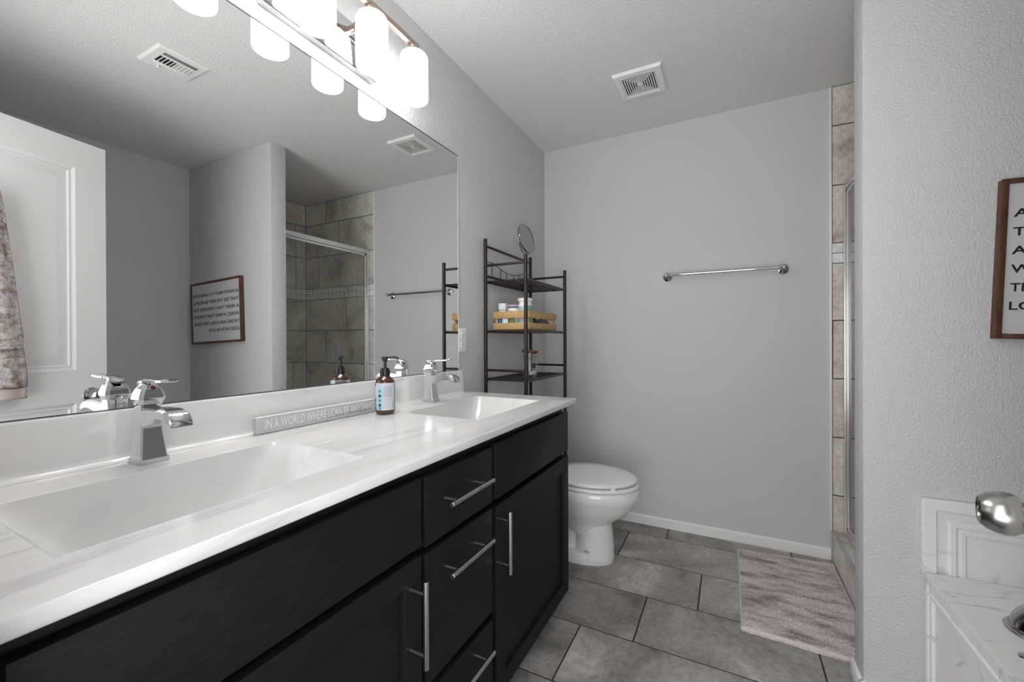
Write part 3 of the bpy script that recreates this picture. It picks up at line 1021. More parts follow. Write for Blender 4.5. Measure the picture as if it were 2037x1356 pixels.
lathe(bm, [(0.0, 0.0), (0.0065, 0.0), (0.0085, 0.005), (0.0105, 0.0135), (0.010, 0.0155), (0.0, 0.016)], (bx, by, CZ + 0.174), (0, 0, 1), 24)
dn = Vector((0.75, 0.66, 0)).normalized()
for i, (a, rr) in enumerate(((0, 0),)):
    p = [Vector((bx, by, CZ + 0.187)) + dn * s + Vector((0, 0, z)) for s, z in ((-0.012, -0.001), (0, 0), (0.012, 0.0015), (0.024, 0.0018), (0.034, 0.0), (0.041, -0.0035), (0.044, -0.006))]
    tube(bm, p, 0.0036, 12)
obj('pump_head', bm, BLACKPL, sb)
def wrap(a0, a1, z0, z1, dr, n=40):
    bm = B()
    vs = []
    for i in range(n + 1):
        a = a0 + (a1 - a0) * i / n
        vs.append([bm.verts.new((bx + (br + dr) * math.cos(a), by + (br + dr) * math.sin(a), CZ + z)) for z in (z0, z1)])
    for p, q in zip(vs, vs[1:]):
        bm.faces.new((p[0], q[0], q[1], p[1]))
    return bm
D2R = math.radians
lab = obj('label', wrap(D2R(-330), D2R(20), 0.0155, 0.1045, 0.0003, 80), LABEL, sb)
obj('label_strip', wrap(D2R(-92), D2R(-62), 0.016, 0.104, 0.0005, 10), LABELBLUE, lab)
def on_bottle(ang0, z0):
    return lambda x, y: (bx + (br + 0.0008) * math.cos(ang0 + x / br), by + (br + 0.0008) * math.sin(ang0 + x / br), CZ + z0 + y)
def dots(ang, zs, r, mats_i):
    for z, m in zip(zs, mats_i):
        bm = B()
        f = on_bottle(ang, 0)
        vs = [bm.verts.new(f(r * math.cos(2 * PI * i / 20), z + r * math.sin(2 * PI * i / 20))) for i in range(20)]
        bm.faces.new(vs)
        obj('dot', bm, m, lab, angle=0)
dots(D2R(-78), [0.0785, 0.0625, 0.0475, 0.0325, 0.0215], 0.0056, [TEAL, DTEAL, TEAL, DTEAL, TEAL])
dots(D2R(-114), [0.0485, 0.0335, 0.0215], 0.0056, [DTEAL, TEAL, DTEAL])
bm = B()
text_mesh(bm, 'everyone', None, 0.038, 0.0125, bold=0.02, warp=on_bottle(D2R(-178), 0.0895))
obj('brand_lettering', bm, INK, lab, angle=0)
bm = B()
for k in range(16):
    z = 0.092 - k * 0.0029 if k < 12 else 0.050 - (k - 12) * 0.0075
    wd = 0.030 if k < 12 else (0.022, 0.014, 0.018, 0.024)[k - 12]
    f = on_bottle(D2R(-58), z)
    n = 10
    for i in range(n):
        a, b = wd * i / n, wd * (i + 1) / n
        bm.faces.new([bm.verts.new(f(a, 0)), bm.verts.new(f(b, 0)), bm.verts.new(f(b, 0.0010)), bm.verts.new(f(a, 0.0010))])
f = on_bottle(D2R(-2), 0.024)
for i in range(9):
    z = i * 0.0027
    bm.faces.new([bm.verts.new(f(0, z)), bm.verts.new(f(0.006, z)), bm.verts.new(f(0.006, z + 0.0016)), bm.verts.new(f(0, z + 0.0016))])
obj('fine_print', bm, PRINT, lab, angle=0)

# ---------------------------------------------------------------- storage rack over the toilet
RX0, RX1, RY0, RY1 = 0.017, 0.246, 1.854, 2.405
rk = thing('storage_rack', 'dark bronze over-toilet storage rack with wire shelves beside the vanity', 'rack', ((RX0 + RX1) / 2, (RY0 + RY1) / 2, 0))
PR = 0.0095
for x, top in ((RX0, 1.660), (RX1, 1.560)):
    for y in (RY0, RY1):
        bm = B()
        cyl(bm, (x, y, 0), (x, y, top), PR, 20)
        lathe(bm, [(PR, 0), (PR + 0.0008, 0.002), (PR, 0.006), (0, 0.007)], (x, y, top - 0.002), (0, 0, 1), 20)
        for z in (1.444, 1.190, 0.940, 1.30):
            lathe(bm, [(PR, -0.002), (PR + 0.0006, -0.0015), (PR + 0.0006, 0.0015), (PR, 0.002)], (x, y, z - 0.012), (0, 0, 1), 16, cap=False)
        obj('post', bm, BRONZE, rk)
SHELVES = [1.444, 1.188, 0.940]
for z in SHELVES:
    bm = B()
    for x in (RX0, RX1):
        cyl(bm, (x, RY0, z), (x, RY1, z), 0.0075, 14)
    n = 30
    for k in range(n + 1):
        y = RY0 + 0.006 + (RY1 - RY0 - 0.012) * k / n
        dy = 0.5 * (RY1 - RY0 - 0.012) / n
        tube(bm, [(RX0, y, z + 0.002)] + [(RX0 + (RX1 - RX0) * t, y + (dy * 0.8 if i % 2 else -dy * 0.8), z + 0.002) for i, t in enumerate((0.1, 0.2, 0.3, 0.4, 0.5, 0.6, 0.7, 0.8, 0.9))] + [(RX1, y, z + 0.002)], 0.0014, 6)
    for t in (0.33, 0.67):
        cyl(bm, (RX0 + (RX1 - RX0) * t, RY0, z - 0.002), (RX0 + (RX1 - RX0) * t, RY1, z - 0.002), 0.0025, 8)
    for y in (RY0 + 0.004, RY1 - 0.004):
        cyl(bm, (RX0, y, z), (RX1, y, z), 0.003, 8)
    obj('wire_shelf', bm, BRONZE, rk)
def rail(p0, p1, r=0.0065):
    bm = B(); cyl(bm, p0, p1, r, 14); obj('rail', bm, BRONZE, rk)
rail((RX0, RY0, 1.628), (RX0, RY1, 1.628))
rail((RX0, RY0, 1.474), (RX0, RY1, 1.474))
for y in (RY0, RY1):
    rail((RX0, y, 1.526), (RX1, y, 1.526))
    rail((RX0, y, 0.990), (RX1, y, 0.990))
    rail((RX0, y, 0.20), (RX1, y, 0.20))
bm = B()
ylen = RY1 - RY0
arch = []
for i in range(25):
    t = i / 24
    base = 1.552 if (t < 0.12 or t > 0.88) else 1.552 - 0.034 * math.sin(PI * (t - 0.12) / 0.76) ** 1.2
    arch.append((RX0, RY0 + ylen * t, base - (0.006 * (1 - t / 0.12) if t < 0.12 else 0) - (0.006 * (t - 0.88) / 0.12 if t > 0.88 else 0)))
tube(bm, arch, 0.0022, 8)
for k in range(1, 7):
    t = k / 7
    i = min(24, round(t * 24))
    cyl(bm, (RX0, arch[i][1], 1.474), (RX0, arch[i][1], arch[i][2]), 0.0022, 8)
obj('wire_gallery', bm, BRONZE, rk)

# ---- round mirror standing on the top shelf
MX, MY, MZ = 0.120, 2.13, 1.4478
mm = thing('makeup_mirror', 'small round swivel mirror standing on the top rack shelf', 'mirror', (MX, MY, MZ))
mc = Vector((MX, MY, 1.712))
tl = math.radians(11)
nv = Vector((math.cos(tl), -0.07, math.sin(tl))).normalized()
R_ = 0.084
bm = B(); lathe(bm, [(0.0, 0.003), (R_ - 0.005, 0.003)], mc, nv, 48); obj('mirror_face', bm, pm('small_mirror_face', (0.98, 0.98, 0.98), 0.0, 1.0, mottle=(3, 0.01)), mm)
bm = B(); lathe(bm, [(R_ - 0.006, 0.0035), (R_ - 0.004, 0.006), (R_, 0.005), (R_ + 0.001, 0.0), (R_, -0.006), (R_ - 0.004, -0.008), (0.0, -0.009)], mc, nv, 48)
obj('rim', bm, BLACKCHROME, mm)
bm = B()
side = Vector((0, 0, 1)).cross(nv).normalized()
yk = []
for i in range(21):
    a = PI + PI * i / 20
    yk.append(mc + side * math.cos(a) * (R_ + 0.006) + Vector((0, 0, 1)) * math.sin(a) * (R_ + 0.006))
tube(bm, yk, 0.0035, 10)
for s in (-1, 1):
    cyl(bm, mc + side * s * R_, mc + side * s * (R_ + 0.012), 0.0035, 10)
obj('yoke', bm, BLACKCHROME, mm)
bm = B(); cyl(bm, (MX, MY, MZ + 0.006), tuple(yk[10]), 0.005, 14); obj('stem', bm, BLACKCHROME, mm)
bm = B(); lathe(bm, [(0, 0), (0.048, 0), (0.050, 0.003), (0.046, 0.007), (0.02, 0.010), (0.008, 0.016), (0, 0.016)], (MX, MY, MZ), (0, 0, 1), 36); obj('base', bm, BLACKCHROME, mm)

# ---- pine crate on the middle shelf, with toiletries
KX0, KX1, KY0, KY1, KZ = 0.026, 0.236, 1.914, 2.293, 1.1985
cr = thing('wooden_crate', 'small slatted pine crate of toiletries on the middle rack shelf', 'crate', ((KX0 + KX1) / 2, (KY0 + KY1) / 2, KZ))
for z0, z1 in ((KZ, KZ + 0.034), (KZ + 0.058, KZ + 0.094)):
    for (lo, hi) in (((KX0, KY0, z0), (KX1, KY0 + 0.009, z1)), ((KX0, KY1 - 0.009, z0), (KX1, KY1, z1)),
                     ((KX0, KY0 + 0.009, z0), (KX0 + 0.009, KY1 - 0.009, z1)), ((KX1 - 0.009, KY0 + 0.009, z0), (KX1, KY1 - 0.009, z1))):
        bm = B(); box(bm, lo, hi, 0.0012); obj('slat', bm, PINE, cr)
for x in (KX0 + 0.009, KX1 - 0.023):
    for y in (KY0 + 0.009, KY1 - 0.023):
        bm = B(); box(bm, (x, y, KZ), (x + 0.014, y + 0.014, KZ + 0.092), 0.001); obj('corner_post', bm, PINE, cr)
bm = B(); box(bm, (KX0 + 0.009, KY0 + 0.009, KZ + 0.001), (KX1 - 0.009, KY1 - 0.009, KZ + 0.006)); obj('bottom_panel', bm, PINE, cr, angle=0)
TZ = KZ + 0.0062
# white square jar
o = thing('cosmetic_jar', 'plain white square-sided jar at the left end of the crate', 'jar', (0.062, 1.963, TZ))
bm = B(); box(bm, (0.044, 1.945, TZ), (0.080, 1.981, TZ + 0.096), 0.004, 3); obj('jar_body', bm, PLASTIC, o)
bm = B(); box(bm, (0.042, 1.943, TZ + 0.097), (0.082, 1.983, TZ + 0.134), 0.004, 3); obj('jar_lid', bm, PLASTIC, o)
# lilac-lidded tub
o = thing('cosmetic_jar', 'round white jar with a lilac lid inside the crate', 'jar', (0.118, 1.972, TZ))
bm = B(); lathe(bm, [(0, 0), (0.028, 0), (0.0295, 0.004), (0.0295, 0.104), (0.027, 0.108), (0, 0.108)], (0.118, 1.972, TZ), (0, 0, 1), 32); obj('jar_body', bm, PLASTIC, o)
bm = B(); lathe(bm, [(0.0305, 0.109), (0.0315, 0.110), (0.0315, 0.113), (0.0305, 0.1135)], (0.118, 1.972, TZ), (0, 0, 1), 32); obj('seal_band', bm, INK, o)
bm = B(); lathe(bm, [(0.0, 0.1125), (0.031, 0.1125), (0.031, 0.121), (0.029, 0.124), (0, 0.125)], (0.118, 1.972, TZ), (0, 0, 1), 32); obj('jar_lid', bm, LILAC, o)
# small bottle with black cap
o = thing('small_bottle', 'small white bottle with a black cap behind the lilac-lidded jar', 'bottle', (0.143, 2.026, TZ))
bm = B(); lathe(bm, [(0, 0), (0.015, 0), (0.016, 0.003), (0.016, 0.112), (0.012, 0.117), (0, 0.117)], (0.143, 2.026, TZ), (0, 0, 1), 24); obj('bottle_body', bm, PLASTIC, o)
bm = B(); lathe(bm, [(0, 0.118), (0.0145, 0.118), (0.0145, 0.140), (0.0135, 0.142), (0, 0.142)], (0.143, 2.026, TZ), (0, 0, 1), 24); obj('bottle_cap', bm, BLACKPL, o)
# supplement bottle
sx_, sy_ = 0.1855, 1.975
o = thing('supplement_bottle', 'wide clear bottle with white lid and green label at the crate corner', 'bottle', (sx_, sy_, TZ))
bm = B(); lathe(bm, [(0, 0), (0.0355, 0), (0.038, 0.004), (0.038, 0.118), (0.0365, 0.124), (0.033, 0.129), (0.032, 0.140), (0, 0.140)], (sx_, sy_, TZ), (0, 0, 1), 40); obj('bottle_body', bm, PLASTIC, o)
bm = B(); lathe(bm, [(0, 0.1395), (0.037, 0.1395), (0.038, 0.142), (0.038, 0.153), (0.036, 0.1555), (0, 0.156)], (sx_, sy_, TZ), (0, 0, 1), 40); obj('bottle_lid', bm, PLASTIC, o)
def band(cx, cy, r, a0, a1, z0, z1, n=14):
    bm = B(); vs = []
    for i in range(n + 1):
        a = D2R(a0 + (a1 - a0) * i / n)
        vs.append([bm.verts.new((cx + r * math.cos(a), cy + r * math.sin(a), TZ + z)) for z in (z0, z1)])
    for p, q in zip(vs, vs[1:]):
        bm.faces.new((p[0], q[0], q[1], p[1]))
    return bm
obj('green_label', band(sx_, sy_, 0.0384, -42, 70, 0.03, 0.117), GREENLAB, o)
obj('pale_label', band(sx_, sy_, 0.0384, -150, -43, 0.03, 0.112), PALEGREEN, o)
# things showing between the slats
o = thing('lotion_tube', 'blue capped tube showing between the crate slats at left', 'tube', (0.0595, 1.934, TZ))
bm = B(); lathe(bm, [(0, 0.0), (0.0088, 0), (0.0088, 0.05), (0.0085, 0.053), (0, 0.053)], (0.0595, 1.934, TZ), (0, 0, 1), 20); obj('tube_body', bm, BLUEPL, o)
o = thing('pill_box', 'small white box with two dark marks between the crate slats', 'box', (0.092, 1.925, TZ))
bm = B(); box(bm, (0.075, 1.9245, TZ), (0.106, 1.939, TZ + 0.052), 0.002); obj('carton', bm, PLASTIC, o)
bm = B()
for dx in (0.082, 0.094):
    box(bm, (dx, 1.9241, TZ + 0.036), (dx + 0.005, 1.9246, TZ + 0.040))
obj('printed_mark', bm, PRINT, o, angle=0)
o = thing('snack_pouch', 'olive green wrapped pouch between the crate slats', 'pouch', (0.138, 1.924, TZ))
bm = B(); box(bm, (0.110, 1.925, TZ), (0.144, 1.937, TZ + 0.055), 0.005, 3); tag(obj('pouch_body', bm, OLIVE, o), 'olive green wrapper', 'pouch') if False else obj('pouch_body', bm, OLIVE, o)
o = thing('snack_pouch', 'crumpled dark purple pouch showing through the crate side', 'pouch', (0.205, 2.19, TZ))
bm = B()
rings = []
rnd = random.Random(4)
for i in range(15):
    t = i / 14
    y = 2.075 + 0.17 * t
    hh = 0.006 + 0.044 * math.sin(PI * min(1, max(0, t))) ** 0.4
    ww = 0.003 + 0.012 * math.sin(PI * t) ** 0.5
    rings.append([(0.205 + ww * math.cos(a) + rnd.uniform(-0.002, 0.002), y, TZ + 0.030 + hh * 0.5 * math.sin(a) + rnd.uniform(-0.003, 0.003)) for a in [2 * PI * k / 10 for k in range(10)]])
loft(bm, rings); obj('pouch_body', bm, PURPLE, o, angle=25)
o = thing('small_bottle', 'dark squat bottle standing inside the crate side', 'bottle', (0.2, 2.05, TZ))
bm = B(); lathe(bm, [(0, 0), (0.017, 0), (0.018, 0.003), (0.018, 0.045), (0.012, 0.05), (0.012, 0.058), (0, 0.058)], (0.2, 2.045, TZ), (0, 0, 1), 24); obj('bottle_body', bm, BLACKPL, o)

# ---- glass jar on the lowest visible shelf
jx, jy, jz = 0.176, 2.05, 0.9440
gj = thing('glass_jar', 'clear glass jar with wooden lid and twine on the lowest rack shelf', 'jar', (jx, jy, jz))
bm = B()
prof = [(0.0, 0.0), (0.038, 0.0), (0.0415, 0.003), (0.0425, 0.010), (0.0425, 0.098), (0.040, 0.106), (0.0385, 0.110), (0.041, 0.112), (0.041, 0.117), (0.0395, 0.119), (0.0395, 0.130)]
lathe(bm, prof + [(0.037, 0.130), (0.0365, 0.108), (0.040, 0.096), (0.040, 0.008), (0.0, 0.005)], (jx, jy, jz), (0, 0, 1), 40, cap=False)
obj('jar_glass', bm, JARGLASS, gj)
bm = B()
ax_ = Vector((0.06, 0.08, 1)).normalized()
lathe(bm, [(0, 0.0), (0.0435, 0.0), (0.045, 0.002), (0.045, 0.010), (0.0435, 0.012), (0, 0.012)], (jx, jy, jz + 0.133), ax_, 36)
lathe(bm, [(0, -0.006), (0.036, -0.006), (0.036, 0.0)], (jx, jy, jz + 0.133), ax_, 30)
obj('lid', bm, LIDWOOD, gj)
bm = B()
tube(bm, [(jx + 0.042 * math.cos(2 * PI * i / 28), jy + 0.042 * math.sin(2 * PI * i / 28), jz + 0.109) for i in range(28)], 0.0014, 6, closed=True)
tube(bm, [(jx + 0.040, jy + 0.012, jz + 0.109), (jx + 0.047, jy + 0.016, jz + 0.100), (jx + 0.055, jy + 0.02, jz + 0.085), (jx + 0.060, jy + 0.024, jz + 0.073)], 0.0011, 6)
tube(bm, [(jx + 0.040, jy + 0.012, jz + 0.109), (jx + 0.045, jy + 0.02, jz + 0.108), (jx + 0.058, jy + 0.026, jz + 0.096)], 0.0011, 6)
obj('twine', bm, TWINE, gj)
bm = B()
a0 = D2R(-40)
def onjar(a, z): return (jx + 0.0431 * math.cos(a), jy + 0.0431 * math.sin(a), jz + z)
shape = [(-0.26, 0.056), (-0.14, 0.0535), (-0.02, 0.054), (0.12, 0.0485), (0.24, 0.052), (0.32, 0.057), (0.24, 0.064), (0.16, 0.068), (0.06, 0.063), (-0.1, 0.0625), (-0.24, 0.0615)]
bm.faces.new([bm.verts.new(onjar(a0 + s, z)) for s, z in shape])
obj('printed_motif', bm, INK, gj, angle=0)
bm = B()
rnd = random.Random(11)
for i in range(26):
    a, r = rnd.uniform(0, 2 * PI), 0.029 * math.sqrt(rnd.random())
    t = bmesh.new()
    bmesh.ops.create_uvsphere(t, u_segments=8, v_segments=5, radius=rnd.uniform(0.005, 0.008))
    merge(bm, t, 0, Matrix.Translation((jx + r * math.cos(a), jy + r * math.sin(a), jz + 0.0155 + rnd.uniform(0, 0.012) * (1.2 + math.cos(a)) * 0.6)) @ Euler((rnd.uniform(0, 3), rnd.uniform(0, 3), 0)).to_matrix().to_4x4() @ Matrix.Diagonal((1.2, 0.8, 0.55, 1)))
sh = tag(obj('shell_filling', bm, SHELL, None, loc=(jx, jy, jz + 0.006)), 'loose pale shells lying in the bottom of the glass jar', 'shells')
sh['kind'] = 'stuff'

# ---------------------------------------------------------------- toilet
TY = 2.155
to = thing('toilet', 'white toilet with closed lid between the vanity and the back wall', 'toilet', (0.40, TY, 0))
def egg(cx, af, ab, b, z, n=48, y=TY, sq=2.0):
    out = []
    for i in range(n):
        a = 2 * PI * i / n
        c, s = math.cos(a), math.sin(a)
        e = 2 / sq if c < 0 else 1.0
        out.append((cx + (af * c if c > 0 else -ab * abs(c) ** e), y + b * math.copysign(abs(s) ** (e if c < 0 else 1), s), z))
    return out
bm = B()
R1 = [(0.47, 0.10, 0.12, 0.094, 0.150), (0.47, 0.117, 0.15, 0.100, 0.200), (0.47, 0.150, 0.18, 0.118, 0.222), (0.47, 0.195, 0.21, 0.146, 0.256), (0.47, 0.232, 0.23, 0.168, 0.296), (0.47, 0.254, 0.24, 0.183, 0.336),
      (0.47, 0.260, 0.245, 0.189, 0.348), (0.47, 0.258, 0.245, 0.190, 0.385), (0.47, 0.250, 0.24, 0.185, 0.394), (0.47, 0.20, 0.20, 0.14, 0.395)]
loft(bm, [egg(*r) for r in R1])
obj('bowl', bm, PORCELAIN, to, angle=60)
bm = B()
loft(bm, [egg(0.49, 0.110, 0.095, 0.104, 0.030), egg(0.49, 0.109, 0.093, 0.101, 0.08), egg(0.49, 0.104, 0.092, 0.096, 0.14), egg(0.49, 0.097, 0.092, 0.094, 0.20)])
loft(bm, [egg(0.42, 0.178, 0.32, 0.108, 0.0), egg(0.42, 0.180, 0.32, 0.110, 0.004), egg(0.42, 0.180, 0.32, 0.110, 0.046), egg(0.42, 0.176, 0.316, 0.106, 0.054), egg(0.42, 0.15, 0.30, 0.09, 0.056)])
loft(bm, [egg(0.33, 0.12, 0.19, 0.075, 0.05), egg(0.33, 0.12, 0.19, 0.072, 0.12), egg(0.33, 0.12, 0.2, 0.080, 0.20), egg(0.33, 0.14, 0.22, 0.11, 0.28), egg(0.33, 0.14, 0.24, 0.14, 0.36), egg(0.33, 0.14, 0.24, 0.16, 0.392)])
obj('pedestal', bm, PORCELAIN, to, angle=60)
bm = B()
loft(bm, [egg(0.47, 0.248, 0.20, 0.184, 0.397), egg(0.47, 0.257, 0.205, 0.191, 0.399), egg(0.47, 0.259, 0.205, 0.193, 0.406), egg(0.47, 0.257, 0.205, 0.191, 0.412), egg(0.47, 0.248, 0.20, 0.184, 0.415)])
obj('seat', bm, PORCELAIN, to, angle=60)
bm = B()
loft(bm, [egg(0.47, 0.236, 0.20, 0.180, 0.4225), egg(0.47, 0.246, 0.205, 0.188, 0.424), egg(0.47, 0.249, 0.206, 0.190, 0.430), egg(0.47, 0.247, 0.205, 0.188, 0.436), egg(0.47, 0.236, 0.20, 0.178, 0.440), egg(0.47, 0.15, 0.14, 0.11, 0.4425), egg(0.47, 0.05, 0.05, 0.04, 0.443)])
obj('lid', bm, PORCELAIN, to, angle=60)
for dx, dy in ((0.16, -0.135), (0.16, 0.135), (-0.1, -0.17), (-0.1, 0.17)):
    bm = B(); box(bm, (0.47 + dx - 0.012, TY + dy - 0.006, 0.414), (0.47 + dx + 0.012, TY + dy + 0.006, 0.424), 0.001); obj('seat_bumper', bm, PLASTIC, to)
bm = B(); box(bm, (0.012, TY - 0.22, 0.392), (0.205, TY + 0.22, 0.735), 0.025, 4); obj('tank', bm, PORCELAIN, to)
bm = B(); box(bm, (0.006, TY - 0.23, 0.735), (0.215, TY + 0.23, 0.770), 0.010, 3); obj('tank_lid', bm, PORCELAIN, to)
bm = B(); cyl(bm, (0.205, TY - 0.17, 0.68), (0.222, TY - 0.17, 0.68), 0.009, 14); box(bm, (0.216, TY - 0.175, 0.672), (0.226, TY - 0.10, 0.686), 0.003); obj('flush_handle', bm, CHROME, to)
for s in (-1, 1):
    bm = B(); ball(bm, (0.29, TY + s * 0.085, 0.418), 0.014, 14, sc=(1.2, 0.9, 0.9)); obj('hinge_cap', bm, PLASTIC, to)
# small printed maker's mark near the foot
bm = B()
def ped(x, z):   # front-left face of the pedestal
    a = D2R(-100) + x / 0.1
    b_ = 0.1035
    return (0.49 + 0.11 * math.cos(a) * (1 if math.cos(a) > 0 else 0.95 / 1.1), TY + b_ * math.sin(a) - 0.0008, z)
for k in range(7):
    x0_ = k * 0.0042
    hgt = (0.006, 0.0045, 0.0065, 0.0045, 0.0045, 0.006, 0.0045)[k]
    bm.faces.new([bm.verts.new(ped(x0_, 0.070)), bm.verts.new(ped(x0_ + 0.0026, 0.070)), bm.verts.new(ped(x0_ + 0.0026, 0.070 + hgt)), bm.verts.new(ped(x0_, 0.070 + hgt))])
bm.faces.new([bm.verts.new(ped(0.009, 0.079)), bm.verts.new(ped(0.016, 0.079)), bm.verts.new(ped(0.0125, 0.085))])
bm.faces.new([bm.verts.new(ped(-0.001, 0.0665)), bm.verts.new(ped(0.029, 0.0665)), bm.verts.new(ped(0.029, 0.068)), bm.verts.new(ped(-0.001, 0.068))])
obj('printed_mark', bm, DIM, to, angle=0)

# ---------------------------------------------------------------- bath rug
A_, B_, C_, D_ = Vector((1.168, 1.868, 0)), Vector((1.592, 1.850, 0)), Vector((1.592, 2.596, 0)), Vector((1.166, 2.556, 0))
rg = thing('bath_rug', 'shaggy taupe bath rug on the tile floor in front of the shower', 'rug', (1.38, 2.2, 0))
bm = B()
rnd = random.Random(2)
NX, NY = 120, 200
vs = []
for j in range(NY + 1):
    t = j / NY
    row = []
    for i in range(NX + 1):
        s = i / NX
        p = A_.lerp(B_, s).lerp(D_.lerp(C_, s), t)
        e = min(s * 0.43, (1 - s) * 0.43, t * 0.73, (1 - t) * 0.73)
        hgt = 0.018 * min(1, (e / 0.012)) ** 0.5 if e > 0 else 0.0
        rib = 0.0018 * math.sin((p.x * 0.8 + p.y * 1.0) * 2 * PI / 0.017 + 1.5 * math.sin(p.x * 30))
        jit = rnd.uniform(-0.0022, 0.0022)
        z = 0.001 + (hgt + (rib + jit if e > 0.008 else 0)) * 1.0
        row.append(bm.verts.new((p.x + (rnd.uniform(-0.0012, 0.0012) if e > 0 else rnd.uniform(-0.001, 0.001)), p.y + rnd.uniform(-0.0012, 0.0012), max(0.0008, z))))
    vs.append(row)
for j in range(NY):
    for i in range(NX):
        f = bm.faces.new((vs[j][i], vs[j][i + 1], vs[j + 1][i + 1], vs[j + 1][i]))
obj('pile', bm, RUG, rg, angle=180)
bm = B()
def hem(p, q, wd):
    d = (q - p).normalized(); nrm = Vector((-d.y, d.x, 0))
    n = 60
    rings = []
    for i in range(n + 1):
        c = p.lerp(q, i / n) + Vector((0, 0, 0.0095))
        rings.append([c + nrm * (wd / 2 + wd / 2 * math.cos(a)) + Vector((0, 0, 0.009 * math.sin(a))) for a in [2 * PI * k / 10 for k in range(10)]])
    loft(bm, rings)
hem(A_, B_, 0.016); hem(B_, C_, 0.008); hem(C_, D_, 0.008); hem(D_, A_, 0.008)
obj('hem', bm, RUGHEM, rg, angle=180)

# ---------------------------------------------------------------- tub
TX, TZT = 1.648, 0.445
tu = thing('bathtub', 'white marble bathtub deck with panelled apron and backsplash under the framed sign', 'bathtub', (2.07, 0.95, 0))
bm = B()
ox, oy = 2.10, 0.93
ns = 48
outer = []
def sqp(a, hx, hy):
    c, s = math.cos(a), math.sin(a)
    k = 1 / max(abs(c) / hx, abs(s) / hy)
    return c * k, s * k
TY0, TY1 = YN + 0.02, YW0 - 0.002
TX1 = XW - 0.002
ring = lambda f, z: [(*f(2 * PI * i / ns), z) for i in range(ns)]
def outer_f(a):
    c, s = math.cos(a), math.sin(a)
    kx = (TX1 - ox) if c > 0 else (ox - TX)
    ky = (TY1 - oy) if s > 0 else (oy - TY0)
    k = 1 / max(abs(c) / kx, abs(s) / ky)
    return ox + c * k, oy + s * k
def el(hx, hy):
    return lambda a: (ox + hx * math.copysign(abs(math.cos(a)) ** 0.8, math.cos(a)), oy + hy * math.copysign(abs(math.sin(a)) ** 0.8, math.sin(a)))
# angles hit the corners exactly
angs = sorted([2 * PI * i / ns for i in range(ns)] + [math.atan2(TY1 - oy, TX1 - ox), math.atan2(TY1 - oy, TX - ox), 2 * PI + math.atan2(TY0 - oy, TX - ox), 2 * PI + math.atan2(TY0 - oy, TX1 - ox)])
rg_ = lambda f, z: [(*f(a), z) for a in angs]
loft(bm, [rg_(outer_f, TZT - 0.012), rg_(lambda a: tuple(Vector(outer_f(a)).lerp(Vector((ox, oy)), 0.004)), TZT), rg_(el(0.285, 0.56), TZT), rg_(el(0.275, 0.55), TZT - 0.01), rg_(el(0.255, 0.50), TZT - 0.15), rg_(el(0.22, 0.44), 0.11), rg_(el(0.12, 0.3), 0.08), rg_(el(0.001, 0.001), 0.078)], False)
obj('deck', bm, TUBMARBLE, tu, angle=35)
bm = B()
rect_rings(bm, (TX + 0.012, TY1, 0.0), (0, -1, 0), (0, 0, 1), (-1, 0, 0), TY1 - TY0, TZT - 0.012,
           [(0, -0.02), (0, 0.006), (0.003, 0.008), (0.022, 0.008), (0.026, 0.004), (0.040, 0.003), (0.044, 0.008), (0.052, 0.008), (0.056, 0.001)])
obj('apron', bm, TUBMARBLE, tu, angle=25)
bm = B()
SW, SHH = XW - 0.002 - 1.644, 0.222
rect_rings(bm, (1.644, YW0 - 0.0012, TZT - 0.003), (1, 0, 0), (0, 0, 1), (0, -1, 0), SW, SHH + 0.25,
           [(0, 0), (0, 0.016), (0.003, 0.019), (0.030, 0.019), (0.036, 0.010), (0.058, 0.008), (0.063, 0.015), (0.074, 0.015), (0.079, 0.0105), (0.082, 0.0105), (0.086, 0.013), (0.095, 0.013), (0.099, 0.009)])
# keep only what stands above the deck
zt = TZT - 0.003 + SHH
for v in bm.verts:
    v.co.z = zt - (TZT - 0.003 + SHH + 0.25 - v.co.z) if True else v.co.z
bmesh.ops.bisect_plane(bm, geom=bm.verts[:] + bm.edges[:] + bm.faces[:], plane_co=(0, 0, TZT + 0.0005), plane_no=(0, 0, 1), clear_inner=True)
obj('splash_panel', bm, TUBMARBLE, tu, angle=25)

# roman tub filler pieces on the deck (cut by the right edge of the picture)
ts = thing('tub_spout', 'dark chrome domed tub spout flange on the bathtub deck', 'tub spout', (1.785, 1.445, TZT + 0.0006))
bm = B(); lathe(bm, [(0, 0), (0.064, 0), (0.065, 0.003), (0.063, 0.006), (0.060, 0.007), (0.059, 0.010), (0.057, 0.012)], (1.785, 1.445, TZT + 0.0006), (0, 0, 1), 40); obj('flange', bm, BLACKCHROME, ts)
bm = B()
lathe(bm, [(0.055, 0.011), (0.052, 0.025), (0.044, 0.042), (0.034, 0.054), (0.026, 0.064), (0.022, 0.085)], (1.785, 1.445, TZT + 0.0006), (0, 0, 1), 40)
tube(bm, [(1.785, 1.445, TZT + 0.075), (1.787, 1.443, TZT + 0.12), (1.80, 1.43, TZT + 0.15), (1.84, 1.40, TZT + 0.165), (1.89, 1.36, TZT + 0.16), (1.92, 1.335, TZT + 0.135)], 0.019, 18)
obj('spout', bm, BLACKCHROME, ts)
th = thing('tub_valve', 'dark chrome lever valve on the bathtub deck nearest the camera', 'tap', (1.757, 1.262, TZT + 0.0006))
bm = B(); lathe(bm, [(0, 0), (0.036, 0), (0.037, 0.003), (0.034, 0.006), (0.028, 0.010), (0.022, 0.024), (0.019, 0.034), (0, 0.038)], (1.757, 1.262, TZT + 0.0006), (0, 0, 1), 36); obj('base', bm, BLACKCHROME, th)
bm = B()
p0, p1 = Vector((1.757, 1.262, TZT + 0.036)), Vector((1.680, 1.300, TZT + 0.018))
rings = []
